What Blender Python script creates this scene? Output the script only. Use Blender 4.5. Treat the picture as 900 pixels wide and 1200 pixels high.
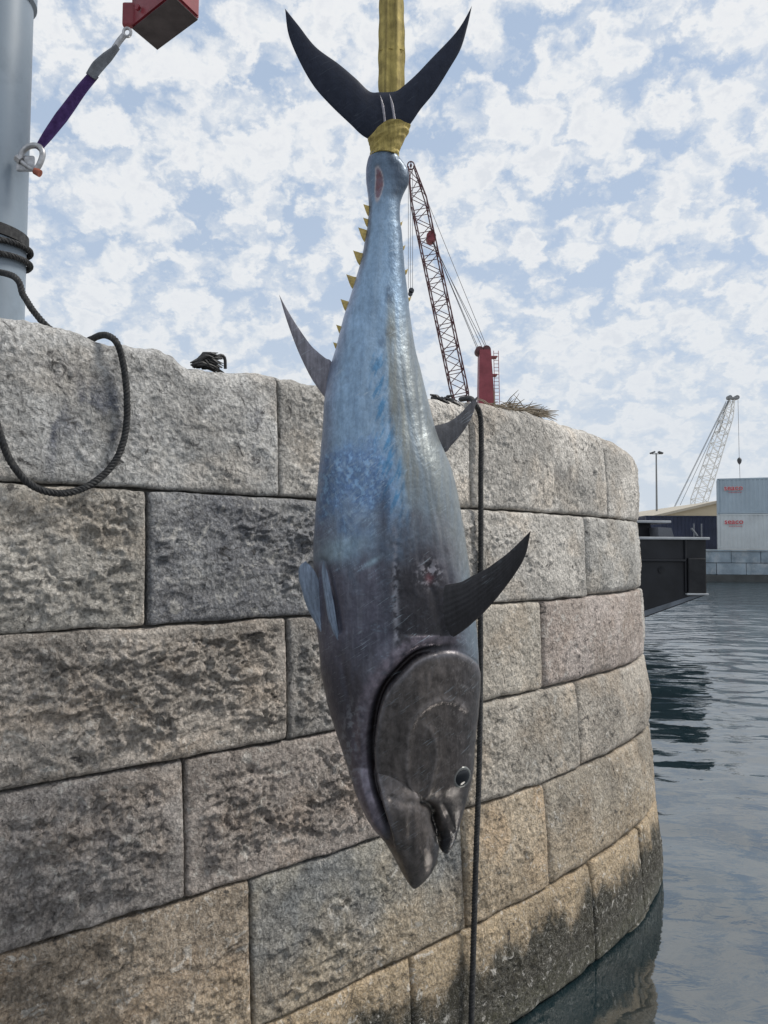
import bpy, bmesh, math, random
import numpy as np
from mathutils import Vector, Matrix

for o in list(bpy.data.objects):
    bpy.data.objects.remove(o)
S = bpy.context.scene
COL = S.collection
R = math.radians

# ------------------------------------------------------------------ camera
PITCH, ROLL, FOC, EYE = R(2.7), R(0.4), 900.0, 2.4
cd = bpy.data.cameras.new('camera')
cam = bpy.data.objects.new('camera', cd)
COL.objects.link(cam)
cd.sensor_fit = 'VERTICAL'
cd.sensor_height = 36
cd.lens = 36 * FOC / 1200
cd.clip_start = 0.05
cd.clip_end = 8000
cam.matrix_world = Matrix.Translation((0, 0, EYE)) @ (Matrix.Rotation(math.pi / 2 + PITCH, 4, 'X') @ Matrix.Rotation(ROLL, 4, 'Z'))
S.camera = cam

# ------------------------------------------------------------------ world: Nishita sky with a sheet of altocumulus
SUN_EL, SUN_AZ = R(50), R(88)          # azimuth measured from +Y towards +X
W = bpy.data.worlds.new('World')
S.world = W
W.use_nodes = True
nt = W.node_tree
nt.nodes.clear()


def N(nt, typ, ins=None, **kw):
    n = nt.nodes.new(typ)
    for k, v in kw.items():
        setattr(n, k, v)
    for k, v in (ins or {}).items():
        sk = n.inputs[k]
        if hasattr(v, 'bl_idname') and hasattr(v, 'outputs'):
            v = v.outputs[0]
        if isinstance(v, bpy.types.NodeSocket):
            nt.links.new(v, sk)
        else:
            sk.default_value = v
    return n


def mth(nt, op, a, b=0.0, c=None, clamp=False):
    ins = {0: a, 1: b}
    if c is not None:
        ins[2] = c
    return N(nt, 'ShaderNodeMath', ins, operation=op, use_clamp=clamp)


def ramp(nt, fac, stops, interp='LINEAR'):
    n = nt.nodes.new('ShaderNodeValToRGB')
    n.color_ramp.interpolation = interp
    e = n.color_ramp.elements
    while len(e) < len(stops):
        e.new(0.5)
    for el, (p, c) in zip(e, stops):
        el.position = p
        el.color = (c, c, c, 1) if isinstance(c, (int, float)) else (*c, 1)
    nt.links.new(fac.outputs[0] if hasattr(fac, 'outputs') else fac, n.inputs[0])
    return n


def mix(nt, fac, a, b, blend='MIX'):
    n = nt.nodes.new('ShaderNodeMix')
    n.data_type = 'RGBA'
    n.blend_type = blend
    for sk, v in ((n.inputs[0], fac), (n.inputs[6], a), (n.inputs[7], b)):
        if hasattr(v, 'outputs'):
            v = v.outputs[2] if v.bl_idname == 'ShaderNodeMix' else v.outputs[0]
        if isinstance(v, bpy.types.NodeSocket):
            nt.links.new(v, sk)
        elif isinstance(v, tuple) and len(v) == 3:
            sk.default_value = (*v, 1)
        else:
            sk.default_value = v
    return n


sky = N(nt, 'ShaderNodeTexSky', sky_type='NISHITA', sun_disc=False, sun_elevation=SUN_EL,
        sun_rotation=SUN_AZ, altitude=0, air_density=1.0, dust_density=2.0, ozone_density=1.0)
tc = N(nt, 'ShaderNodeTexCoord')
sep = N(nt, 'ShaderNodeSeparateXYZ', {0: tc.outputs['Generated']})
zz = mth(nt, 'ADD', mth(nt, 'MAXIMUM', sep.outputs[2], 0.0), 0.55)
px_ = mth(nt, 'DIVIDE', sep.outputs[0], zz)
py_ = mth(nt, 'DIVIDE', sep.outputs[1], zz)
pv = N(nt, 'ShaderNodeCombineXYZ', {0: mth(nt, 'MULTIPLY', px_, 1.5), 1: mth(nt, 'MULTIPLY', py_, 1.5), 2: 0.0})
warp = N(nt, 'ShaderNodeTexNoise', {'Vector': pv, 'Scale': 13.0, 'Detail': 5.0, 'Roughness': 0.62}, noise_dimensions='2D')
pw = N(nt, 'ShaderNodeVectorMath', {0: pv, 1: N(nt, 'ShaderNodeVectorMath', {0: warp.outputs['Color'], 'Scale': 0.15}, operation='SCALE')}, operation='ADD')
vo = N(nt, 'ShaderNodeTexVoronoi', {'Vector': pw, 'Scale': 11.0, 'Smoothness': 0.6, 'Detail': 1.5, 'Roughness': 0.5, 'Lacunarity': 2.3}, feature='SMOOTH_F1', voronoi_dimensions='2D')
n1 = N(nt, 'ShaderNodeTexNoise', {'Vector': pv, 'Scale': 17.0, 'Detail': 8.0, 'Roughness': 0.60, 'Distortion': 0.3}, noise_dimensions='2D')
n2 = N(nt, 'ShaderNodeTexNoise', {'Vector': pv, 'Scale': 4.2, 'Detail': 2.0, 'Roughness': 0.5}, noise_dimensions='2D')
dens = mth(nt, 'ADD', mth(nt, 'ADD', mth(nt, 'MULTIPLY', n1, 0.50), mth(nt, 'MULTIPLY', n2, 0.50)), mth(nt, 'MULTIPLY', mth(nt, 'SUBTRACT', 0.45, vo), 0.58))
# more cover towards the horizon, where the sheet is seen edge on
cover = mth(nt, 'ADD', dens, mth(nt, 'MULTIPLY', mth(nt, 'SUBTRACT', 0.40, sep.outputs[2], clamp=True), 0.12))
mask = ramp(nt, cover, [(0.18, 0.0), (0.29, 0.42), (0.38, 0.79), (0.50, 1.0)])
shade = ramp(nt, dens, [(0.32, (8.6, 9.0, 9.5)), (0.46, (10.1, 10.2, 10.3)), (0.58, (9.7, 9.85, 10.1)), (0.72, (8.6, 8.9, 9.4))])
skyc = mix(nt, 1.0, sky.outputs[0], (1.15, 1.1, 1.12), 'MULTIPLY')
skyc = mix(nt, 0.66, skyc, (5.6, 7.3, 9.8))
cl = mix(nt, mask, skyc, shade)
# thin milky air low over the horizon
hz = ramp(nt, sep.outputs[2], [(0.0, 0.85), (0.12, 0.66), (0.32, 0.3), (0.7, 0.05)])
cl2 = mix(nt, hz, cl, (7.7, 8.35, 9.1))
bg = N(nt, 'ShaderNodeBackground', {'Color': cl2.outputs[2], 'Strength': 0.088})
out = N(nt, 'ShaderNodeOutputWorld', {'Surface': bg})

# ------------------------------------------------------------------ sun, veiled by the clouds
sd = bpy.data.lights.new('sun', 'SUN')
sd.energy = 3.3
sd.angle = R(18)
sd.color = (1.0, 0.95, 0.87)
so = bpy.data.objects.new('sun', sd)
COL.objects.link(so)
sdir = Vector((math.cos(SUN_EL) * math.sin(SUN_AZ), math.cos(SUN_EL) * math.cos(SUN_AZ), math.sin(SUN_EL)))
so.rotation_euler = sdir.to_track_quat('Z', 'Y').to_euler()

S.cycles.max_bounces = 6
S.cycles.diffuse_bounces = 3
S.cycles.glossy_bounces = 3
S.view_settings.view_transform = 'Standard'
S.view_settings.look = 'None'
S.view_settings.exposure = 0.0
S.view_settings.gamma = 1.0
S.view_settings.use_curve_mapping = False


# ------------------------------------------------------------------ helpers
def at(u, v, Y):
    """world point that the photograph shows at (u, v), standing Y metres away"""
    x, y = (u - 450) / FOC, -(v - 600) / FOC
    x, y = x * math.cos(ROLL) - y * math.sin(ROLL), x * math.sin(ROLL) + y * math.cos(ROLL)
    d = np.array([x, math.cos(PITCH) - y * math.sin(PITCH), math.sin(PITCH) + y * math.cos(PITCH)])
    return d * (Y / d[1]) + np.array([0, 0, EYE])


def proj_u(x, y, z):
    dz = z - EYE
    yy = y * math.cos(PITCH) + dz * math.sin(PITCH)
    zz = -y * math.sin(PITCH) + dz * math.cos(PITCH)
    a, b = x / yy, zz / yy
    a2 = a * math.cos(ROLL) + b * math.sin(ROLL)
    b2 = -a * math.sin(ROLL) + b * math.cos(ROLL)
    return 450 + FOC * a2, 600 - FOC * b2


def tag(o, label=None, cat=None, group=None, kind=None):
    for k, v in (('label', label), ('category', cat), ('group', group), ('kind', kind)):
        if v:
            o[k] = v
    return o


def empty(name, loc, label=None, cat=None, group=None):
    o = bpy.data.objects.new(name, None)
    o.location = loc
    o.empty_display_size = 0.1
    COL.objects.link(o)
    bpy.context.view_layer.update()
    return tag(o, label, cat, group)


def mkmesh(name, v, f, smooth=False, col=None):
    me = bpy.data.meshes.new(name)
    v = np.asarray(v, dtype=np.float32)
    if isinstance(f, np.ndarray):
        nf, k = f.shape
        me.vertices.add(len(v))
        me.vertices.foreach_set('co', v.ravel())
        me.loops.add(nf * k)
        me.loops.foreach_set('vertex_index', f.astype(np.int32).ravel())
        me.polygons.add(nf)
        me.polygons.foreach_set('loop_start', np.arange(0, nf * k, k, dtype=np.int32))
        me.update(calc_edges=True)
        me.validate()
    else:
        me.from_pydata([tuple(map(float, p)) for p in v], [], [tuple(map(int, q)) for q in f])
        me.update()
    if smooth:
        me.shade_smooth()
    if col is not None:
        a = me.color_attributes.new('tint', 'FLOAT_COLOR', 'POINT')
        c = np.ones((len(me.vertices), 4), dtype=np.float32)
        c[:, :3] = col
        a.data.foreach_set('color', c.ravel())
    return me


def put(name, me, mat, parent=None):
    """link a mesh given in world coordinates; under a parent it keeps its place"""
    o = bpy.data.objects.new(name, me)
    COL.objects.link(o)
    if mat is not None:
        me.materials.append(mat)
    if parent is not None:
        o.parent = parent
        if parent.parent is None:                # parts already stand in world place
            o.matrix_parent_inverse = Matrix.Translation(-Vector(parent.location))
    return o


class MB:
    """collects shapes for one mesh"""
    def __init__(s):
        s.v, s.f = [], []

    def add(s, v, f):
        b = len(s.v)
        s.v += [tuple(p) for p in v]
        s.f += [tuple(i + b for i in q) for q in f]
        return s

    def box(s, c, size, ax=None, bev=0.0):
        c = np.array(c, float)
        h = np.array(size, float) / 2
        A = np.eye(3) if ax is None else np.array(ax, float)
        if bev <= 0:
            pts = [c + A.T @ (h * np.array(q)) for q in ((-1, -1, -1), (1, -1, -1), (1, 1, -1), (-1, 1, -1), (-1, -1, 1), (1, -1, 1), (1, 1, 1), (-1, 1, 1))]
            return s.add(pts, [(0, 3, 2, 1), (4, 5, 6, 7), (0, 1, 5, 4), (1, 2, 6, 5), (2, 3, 7, 6), (3, 0, 4, 7)])
        bm = bmesh.new()
        bmesh.ops.create_cube(bm, size=1)
        for q in bm.verts:
            q.co = Vector((q.co.x * size[0], q.co.y * size[1], q.co.z * size[2]))
        bmesh.ops.bevel(bm, geom=bm.edges[:], offset=bev, segments=2, affect='EDGES', profile=0.6)
        bm.verts.index_update()
        pts = [c + A.T @ np.array(q.co) for q in bm.verts]
        fs = [tuple(q.index for q in p.verts) for p in bm.faces]
        bm.free()
        return s.add(pts, fs)

    def tube(s, pts, r, n=8, caps=True, closed=False):
        pts = np.array(pts, float)
        m = len(pts)
        r = np.broadcast_to(np.array(r, float), (m,))
        if closed:
            t = np.roll(pts, -1, 0) - np.roll(pts, 1, 0)
        else:
            t = np.gradient(pts, axis=0)
        t /= np.linalg.norm(t, axis=1)[:, None] + 1e-12
        up = np.array([0, 0, 1.0]) if abs(t[0, 2]) < 0.9 else np.array([1.0, 0, 0])
        nrm = np.cross(t[0], up)
        nrm /= np.linalg.norm(nrm)
        V = []
        for i in range(m):
            nrm = nrm - t[i] * nrm.dot(t[i])
            nrm /= np.linalg.norm(nrm) + 1e-12
            b = np.cross(t[i], nrm)
            for k in range(n):
                a = 2 * math.pi * k / n
                V.append(pts[i] + r[i] * (math.cos(a) * nrm + math.sin(a) * b))
        F = []
        for i in range(m if closed else m - 1):
            j = (i + 1) % m
            for k in range(n):
                F.append((i * n + k, i * n + (k + 1) % n, j * n + (k + 1) % n, j * n + k))
        if caps and not closed:
            F.append(tuple(range(n - 1, -1, -1)))
            F.append(tuple((m - 1) * n + k for k in range(n)))
        return s.add(V, F)

    def prism(s, poly, d):
        """closed polygon swept by vector d"""
        n = len(poly)
        V = [np.array(p, float) for p in poly] + [np.array(p, float) + np.array(d) for p in poly]
        F = [tuple(range(n - 1, -1, -1)), tuple(range(n, 2 * n))]
        F += [(i, (i + 1) % n, n + (i + 1) % n, n + i) for i in range(n)]
        return s.add(V, F)

    def build(s, name, mat, parent=None, smooth=False):
        me = mkmesh(name, s.v, s.f)
        bm = bmesh.new()
        bm.from_mesh(me)
        bmesh.ops.recalc_face_normals(bm, faces=bm.faces)
        bm.to_mesh(me)
        bm.free()
        if smooth:
            me.shade_smooth()
            me.set_sharp_from_angle(angle=R(40))
        return put(name, me, mat, parent)


def cat(pts, n):
    """Catmull-Rom through pts, n samples"""
    p = np.array(pts, float)
    p = np.vstack([2 * p[0] - p[1], p, 2 * p[-1] - p[-2]])
    m = len(p) - 3
    t = np.linspace(0, m - 1e-9, n)
    i = t.astype(int)
    f = (t - i)[:, None]
    a, b, c, d = p[i], p[i + 1], p[i + 2], p[i + 3]
    return 0.5 * (2 * b + (c - a) * f + (2 * a - 5 * b + 4 * c - d) * f ** 2 + (3 * b - a - 3 * c + d) * f ** 3)


def resample(P, step):
    d = np.r_[0, np.cumsum(np.linalg.norm(np.diff(P, axis=0), axis=1))]
    n = max(int(d[-1] / step), 2)
    q = np.linspace(0, d[-1], n)
    return np.stack([np.interp(q, d, P[:, k]) for k in range(P.shape[1])], 1)


def rope_mesh(P, rad, pitch, name, mat, parent=None, strands=3, seg=9, sides=6):
    P = resample(np.array(P, float), pitch / seg)
    t = np.gradient(P, axis=0)
    t /= np.linalg.norm(t, axis=1)[:, None]
    nrm = np.cross(t[0], [0.31, 0.77, 0.55])
    A, B = [], []
    for i in range(len(P)):
        nrm = nrm - t[i] * nrm.dot(t[i])
        nrm /= np.linalg.norm(nrm)
        A.append(nrm.copy())
        B.append(np.cross(t[i], nrm))
    A, B = np.array(A), np.array(B)
    ph = np.arange(len(P)) * 2 * math.pi / seg
    mb = MB()
    for k in range(strands):
        a = ph + 2 * math.pi * k / strands
        mb.tube(P + rad * 0.5 * (np.cos(a)[:, None] * A + np.sin(a)[:, None] * B), rad * 0.56, n=sides)
    return mb.build(name, mat, parent, smooth=True)


# gradient noise in numpy
rngN = np.random.RandomState(11)
PERM = np.concatenate([rngN.permutation(512)] * 3)
GA = rngN.rand(512) * 2 * math.pi
GX, GY = np.cos(GA), np.sin(GA)


def noise2(x, y, seed=0):
    x = np.asarray(x, float) + seed * 37.17
    y = np.asarray(y, float) + seed * 11.71
    xi, yi = np.floor(x).astype(int), np.floor(y).astype(int)
    fx, fy = x - xi, y - yi
    u, v = fx ** 3 * (fx * (fx * 6 - 15) + 10), fy ** 3 * (fy * (fy * 6 - 15) + 10)

    def g(ix, iy, dx, dy):
        h = PERM[(PERM[ix & 511] + iy) & 511]
        return GX[h] * dx + GY[h] * dy
    a = g(xi, yi, fx, fy)
    b = g(xi + 1, yi, fx - 1, fy)
    c = g(xi, yi + 1, fx, fy - 1)
    d = g(xi + 1, yi + 1, fx - 1, fy - 1)
    return 1.5 * ((a + (b - a) * u) * (1 - v) + (c + (d - c) * u) * v)


def fbm(x, y, seed=0, oct=4, gain=0.5):
    s, a, q = 0, 1.0, 1.0
    for i in range(oct):
        s = s + a * noise2(x * q, y * q, seed + i * 3)
        a *= gain
        q *= 2.03
    return s


def worley(x, y, seed=0):
    """distance to the nearest and second nearest of jittered points"""
    xi, yi = np.floor(x).astype(int), np.floor(y).astype(int)
    f1 = np.full(np.shape(x), 9.0)
    f2 = f1.copy()
    for a in (-1, 0, 1):
        for b in (-1, 0, 1):
            cx, cy = xi + a, yi + b
            h = PERM[(PERM[(cx + seed * 7) & 511] + cy) & 511]
            d = np.hypot(cx + 0.5 + 0.48 * GX[h] - x, cy + 0.5 + 0.48 * GY[(h * 7 + 3) & 511] - y)
            f2 = np.minimum(f2, np.maximum(f1, d))
            f1 = np.minimum(f1, d)
    return f1, f2


def sst(a, b, x):
    t = np.clip((x - a) / (b - a), 0, 1)
    return t * t * (3 - 2 * t)


# ------------------------------------------------------------------ materials
def newmat(name):
    m = bpy.data.materials.new(name)
    m.use_nodes = True
    t = m.node_tree
    return m, t, t.nodes['Principled BSDF']


def bump(t, h, strength, dist, chain=None):
    ins = {'Height': h, 'Strength': strength, 'Distance': dist}
    if chain is not None:
        ins['Normal'] = chain.outputs[0]
    return N(t, 'ShaderNodeBump', ins)


def paint(name, col, rough=0.5, metal=0.0, var=0.25, scale=9.0, bumpd=0.0, dirt=None, dscale=3.0):
    m, t, b = newmat(name)
    geo = N(t, 'ShaderNodeNewGeometry')
    n = N(t, 'ShaderNodeTexNoise', {'Vector': geo.outputs['Position'], 'Scale': scale, 'Detail': 5.0, 'Roughness': 0.6})
    r = ramp(t, n, [(0.3, 1 - var), (0.7, 1 + var * 0.5)])
    c = mix(t, 1.0, tuple(col), r, 'MULTIPLY')
    if dirt:
        n2 = N(t, 'ShaderNodeTexNoise', {'Vector': geo.outputs['Position'], 'Scale': dscale, 'Detail': 7.0, 'Roughness': 0.65})
        c = mix(t, ramp(t, n2, [(0.52, 0.0), (0.68, 0.8)]), c, tuple(dirt))
    t.links.new(c.outputs[2], b.inputs['Base Color'])
    b.inputs['Metallic'].default_value = metal
    rr = ramp(t, n, [(0.3, min(rough * 1.2, 1)), (0.7, rough * 0.85)])
    t.links.new(rr.outputs[0], b.inputs['Roughness'])
    if bumpd:
        t.links.new(bump(t, n.outputs[0], 0.6, bumpd).outputs[0], b.inputs['Normal'])
    return m


def stone_mat():
    m, t, b = newmat('stone')
    geo = N(t, 'ShaderNodeNewGeometry')
    info = N(t, 'ShaderNodeObjectInfo')
    pos = N(t, 'ShaderNodeVectorMath', {0: geo.outputs['Position'], 1: N(t, 'ShaderNodeCombineXYZ', {0: mth(t, 'MULTIPLY', info.outputs['Random'], 13.0), 1: 0.0, 2: 0.0})}, operation='ADD')
    tint = N(t, 'ShaderNodeVertexColor', layer_name='tint')
    fine = N(t, 'ShaderNodeTexNoise', {'Vector': pos, 'Scale': 90.0, 'Detail': 4.0, 'Roughness': 0.7})
    mid = N(t, 'ShaderNodeTexNoise', {'Vector': pos, 'Scale': 26.0, 'Detail': 6.0, 'Roughness': 0.68, 'Distortion': 0.7})
    c = mix(t, 1.0, tint, ramp(t, mid, [(0.30, 0.50), (0.44, 0.92), (0.56, 1.08), (0.72, 1.38)]), 'MULTIPLY')
    c = mix(t, 1.0, c, ramp(t, fine, [(0.30, 0.55), (0.5, 1.0), (0.70, 1.40)]), 'MULTIPLY')
    # pale lime bloom, thin veins and dark lichen specks of their own shape
    bl = N(t, 'ShaderNodeTexNoise', {'Vector': pos, 'Scale': 15.0, 'Detail': 6.0, 'Roughness': 0.70, 'Distortion': 1.2})
    c = mix(t, ramp(t, bl, [(0.57, 0.0), (0.63, 0.55)]), c, (0.64, 0.62, 0.58))
    c = mix(t, ramp(t, bl, [(0.487, 0.0), (0.498, 0.5), (0.509, 0.0)]), c, (0.64, 0.62, 0.58))
    c = mix(t, ramp(t, bl, [(0.34, 0.85), (0.40, 0.0)]), c, (0.06, 0.057, 0.056))
    t.links.new(c.outputs[2], b.inputs['Base Color'])
    sz = N(t, 'ShaderNodeSeparateXYZ', {0: geo.outputs['Position']})
    wet = ramp(t, mth(t, 'ADD', mth(t, 'MULTIPLY', sz.outputs[2], 1.6), mth(t, 'MULTIPLY', mid, 0.35)), [(0.25, 0.28), (0.65, 0.86)])
    t.links.new(wet.outputs[0], b.inputs['Roughness'])
    b.inputs['Specular IOR Level'].default_value = 0.35
    pd = N(t, 'ShaderNodeVectorMath', {0: pos, 1: N(t, 'ShaderNodeVectorMath', {0: mid.outputs['Color'], 'Scale': 0.05}, operation='SCALE')}, operation='ADD')
    vor = N(t, 'ShaderNodeTexVoronoi', {'Vector': pd, 'Scale': 70.0}, feature='F1')
    b1 = bump(t, mid.outputs[0], 0.9, 0.024)
    b2 = bump(t, vor.outputs[0], mth(t, 'MULTIPLY', info.outputs['Alpha'], 0.75), 0.010, b1)
    b3 = bump(t, fine.outputs[0], mth(t, 'MULTIPLY', info.outputs['Alpha'], 0.95), 0.011, b2)
    t.links.new(b3.outputs[0], b.inputs['Normal'])
    return m


M = {}
M['stone'] = stone_mat()
M['mortar'] = paint('mortar', (0.16, 0.145, 0.125), 0.95, var=0.5, scale=30, bumpd=0.01)
M['deck'] = paint('concrete', (0.33, 0.31, 0.28), 0.9, var=0.3, scale=4, bumpd=0.01, dirt=(0.2, 0.19, 0.17))
M['rope'] = paint('black_rope', (0.018, 0.019, 0.021), 0.75, var=0.5, scale=60, bumpd=0.002, dirt=(0.06, 0.058, 0.055), dscale=40)
M['pole'] = paint('grey_paint', (0.22, 0.27, 0.325), 0.38, var=0.12, scale=3, dirt=(0.17, 0.21, 0.25), dscale=5)
M['steel'] = paint('galvanised_steel', (0.42, 0.42, 0.43), 0.42, metal=0.8, var=0.3, scale=60)
M['rust'] = paint('rusty_pin', (0.32, 0.09, 0.05), 0.6, var=0.4, scale=60)
M['purple'] = paint('purple_webbing', (0.055, 0.022, 0.12), 0.85, var=0.35, scale=50, bumpd=0.002)
M['greyweb'] = paint('grey_sleeve', (0.16, 0.17, 0.19), 0.8, var=0.35, scale=50, bumpd=0.002)
M['red'] = paint('red_paint', (0.25, 0.03, 0.042), 0.42, var=0.25, scale=12, dirt=(0.16, 0.03, 0.03), dscale=9)
M['underside'] = paint('dark_underside', (0.05, 0.038, 0.042), 0.6, var=0.3, scale=12)


def web_mat():
    m, t, b = newmat('yellow_webbing')
    geo = N(t, 'ShaderNodeNewGeometry')
    n = N(t, 'ShaderNodeTexNoise', {'Vector': geo.outputs['Position'], 'Scale': 26.0, 'Detail': 6.0, 'Roughness': 0.6})
    st = N(t, 'ShaderNodeTexNoise', {'Vector': N(t, 'ShaderNodeVectorMath', {0: geo.outputs['Position'], 1: (60.0, 60.0, 3.0)}, operation='MULTIPLY'), 'Scale': 1.6, 'Detail': 4.0, 'Roughness': 0.6})
    c = mix(t, ramp(t, n, [(0.32, 0.0), (0.68, 1.0)]), (0.26, 0.20, 0.06), (0.52, 0.41, 0.13))
    c = mix(t, 1.0, c, ramp(t, st, [(0.3, 0.62), (0.6, 1.12)]), 'MULTIPLY')
    t.links.new(c.outputs[2], b.inputs['Base Color'])
    b.inputs['Roughness'].default_value = 0.8
    w = N(t, 'ShaderNodeTexWave', {'Vector': geo.outputs['Position'], 'Scale': 130.0, 'Distortion': 1.0}, bands_direction='Z')
    t.links.new(bump(t, st.outputs[0], 0.6, 0.004, bump(t, w.outputs[0], 0.3, 0.001)).outputs[0], b.inputs['Normal'])
    return m


M['yellow'] = web_mat()
M['boomred'] = paint('weathered_red_steel', (0.11, 0.042, 0.046), 0.6, var=0.35, scale=3)
M['cranered'] = paint('crane_red_paint', (0.27, 0.05, 0.065), 0.5, var=0.25, scale=1.5)
M['cable'] = paint('wire_cable', (0.12, 0.12, 0.13), 0.5, metal=0.4, scale=5)
M['white_steel'] = paint('pale_grey_steel', (0.72, 0.72, 0.70), 0.55, var=0.15, scale=1)
M['dark_steel'] = paint('dark_steel', (0.06, 0.065, 0.075), 0.55, var=0.3, scale=2)
M['box_grey'] = paint('container_grey_paint', (0.38, 0.46, 0.52), 0.5, var=0.10, scale=0.8, dirt=(0.31, 0.38, 0.43), dscale=0.7)
M['box_grey2'] = paint('container_pale_grey_paint', (0.56, 0.60, 0.61), 0.5, var=0.10, scale=0.8, dirt=(0.47, 0.50, 0.51), dscale=0.7)
M['box_navy'] = paint('container_navy_paint', (0.018, 0.026, 0.06), 0.5, var=0.3, scale=0.8)
M['cream'] = paint('cream_post', (0.55, 0.50, 0.40), 0.6, var=0.15, scale=1)
M['logo_red'] = paint('logo_red', (0.50, 0.05, 0.07), 0.5, var=0.1)
M['logo_white'] = paint('logo_white', (0.75, 0.75, 0.74), 0.5, var=0.05)
M['shed'] = paint('beige_cladding', (0.46, 0.40, 0.29), 0.7, var=0.12, scale=0.4)
M['shedroof'] = paint('grey_beige_roof', (0.42, 0.38, 0.31), 0.7, var=0.15, scale=0.4)
M['quayblock'] = paint('blue_grey_concrete', (0.25, 0.31, 0.36), 0.85, var=0.35, scale=1.2, dirt=(0.40, 0.43, 0.45), dscale=0.9, bumpd=0.02)
M['quaydark'] = paint('wet_tide_band', (0.045, 0.05, 0.05), 0.5, var=0.4, scale=1.0)
M['hullblack'] = paint('black_hull_paint', (0.003, 0.004, 0.008), 0.5, var=0.4, scale=2.5, dirt=(0.009, 0.010, 0.014), dscale=1.5)
M['hullgrey'] = paint('worn_grey_bottom_paint', (0.15, 0.17, 0.20), 0.55, var=0.3, scale=2, dirt=(0.08, 0.09, 0.1))
M['hullrail'] = paint('pale_rail_paint', (0.40, 0.42, 0.44), 0.5, var=0.2, scale=4)
M['mastgrey'] = paint('mast_grey', (0.20, 0.21, 0.22), 0.6, var=0.15, scale=1)
M['fender'] = paint('black_fender_rubber', (0.010, 0.011, 0.014), 0.7, var=0.3, scale=3)
M['hill'] = paint('dry_scrub_hill', (0.17, 0.20, 0.19), 0.95, var=0.35, scale=0.01)
M['straw'] = paint('dry_grass', (0.24, 0.20, 0.15), 0.9, var=0.4, scale=20)
M['blackplastic'] = paint('black_fibre', (0.014, 0.014, 0.016), 0.55, var=0.5, scale=30)


def water_mat():
    m, t, b = newmat('harbour_water')
    geo = N(t, 'ShaderNodeNewGeometry')
    mp = N(t, 'ShaderNodeVectorMath', {0: geo.outputs['Position'], 1: (1.0, 1.7, 1.0)}, operation='MULTIPLY')
    a = N(t, 'ShaderNodeTexNoise', {'Vector': mp, 'Scale': 3.2, 'Detail': 4.0, 'Roughness': 0.5, 'Distortion': 0.5})
    c = N(t, 'ShaderNodeTexNoise', {'Vector': mp, 'Scale': 0.9, 'Detail': 3.0, 'Roughness': 0.5, 'Distortion': 0.3})
    d = N(t, 'ShaderNodeTexNoise', {'Vector': geo.outputs['Position'], 'Scale': 0.55, 'Detail': 5.0, 'Roughness': 0.6, 'Distortion': 1.5})
    colr = mix(t, ramp(t, d, [(0.4, 0.0), (0.65, 1.0)]), (0.004, 0.013, 0.017), (0.010, 0.024, 0.030))
    t.links.new(colr.outputs[2], b.inputs['Base Color'])
    b.inputs['Roughness'].default_value = 0.035
    b.inputs['IOR'].default_value = 2.7
    sy = N(t, 'ShaderNodeSeparateXYZ', {0: geo.outputs['Position']})
    # breeze ruffles the open basin more than the lee of the pier
    br = ramp(t, mth(t, 'DIVIDE', sy.outputs[1], 60.0), [(0.05, 0.06), (0.25, 0.16), (0.6, 0.5), (0.9, 0.9)])
    b1 = N(t, 'ShaderNodeBump', {'Height': a.outputs[0], 'Strength': br.outputs[0], 'Distance': 0.035})
    b2 = N(t, 'ShaderNodeBump', {'Height': c.outputs[0], 'Strength': br.outputs[0], 'Distance': 0.10, 'Normal': b1.outputs[0]})
    t.links.new(b2.outputs[0], b.inputs['Normal'])
    return m


M['water'] = water_mat()

# ------------------------------------------------------------------ water: one sheet out to the horizon
gx = np.unique(np.r_[-3000, -900, -250, -80, -30, -12, np.arange(-4, 16, 0.06), 18, 22, 30, 45, 80, 250, 900, 3000])
gy = np.unique(np.r_[-300, -60, -15, -4, np.arange(0, 34, 0.06), np.arange(34, 62, 0.4), 80, 150, 400, 1200, 6000])
X, Y = np.meshgrid(gx, gy)
inside = sst(-5, -3, X) * (1 - sst(14, 17, X)) * sst(-3, 1, Y) * (1 - sst(30, 60, Y))
amp = 0.009 + 0.006 * sst(5, 16, Y)
Z = inside * amp * (1.7 * fbm(X * 0.55 + 0.2 * Y, Y * 1.0, 5, 2) + 0.55 * fbm(X * 1.5, Y * 2.6 + 0.3 * X, 8, 3, 0.45))
V = np.stack([X.ravel(), Y.ravel(), Z.ravel()], 1)
nx, ny = len(gx), len(gy)
I = np.arange(nx * ny).reshape(ny, nx)
F = np.stack([I[:-1, :-1].ravel(), I[:-1, 1:].ravel(), I[1:, 1:].ravel(), I[1:, :-1].ravel()], 1)
tag(put('water', mkmesh('water', V, F, smooth=True), M['water']), kind='structure')

# ------------------------------------------------------------------ the pier wall: plan curve
CP = [(-3.6, .55), (-2.8, 1.22), (-2.0, 1.88), (-1.23, 2.51), (-.72, 2.93), (-.2, 3.37), (.5, 4.0), (.88, 4.36), (1.16, 4.66),
      (1.55, 5.13), (1.84, 5.58), (2.00, 6.0), (2.05, 6.4), (1.98, 6.85), (1.75, 7.25), (1.3, 7.6), (.6, 7.9), (-.4, 8.1), (-3, 8.3)]
WC = resample(cat(CP, 1500), 0.01)
WS = np.r_[0, np.cumsum(np.linalg.norm(np.diff(WC, axis=0), axis=1))]
WT = np.gradient(WC, axis=0)
for _ in range(3):
    k = np.ones(21) / 21
    WT = np.stack([np.convolve(np.pad(WT[:, j], 10, mode='edge'), k, 'valid') for j in (0, 1)], 1)
WT /= np.linalg.norm(WT, axis=1)[:, None]
WN = np.stack([WT[:, 1], -WT[:, 0]], 1)          # outward, towards the water


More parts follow.
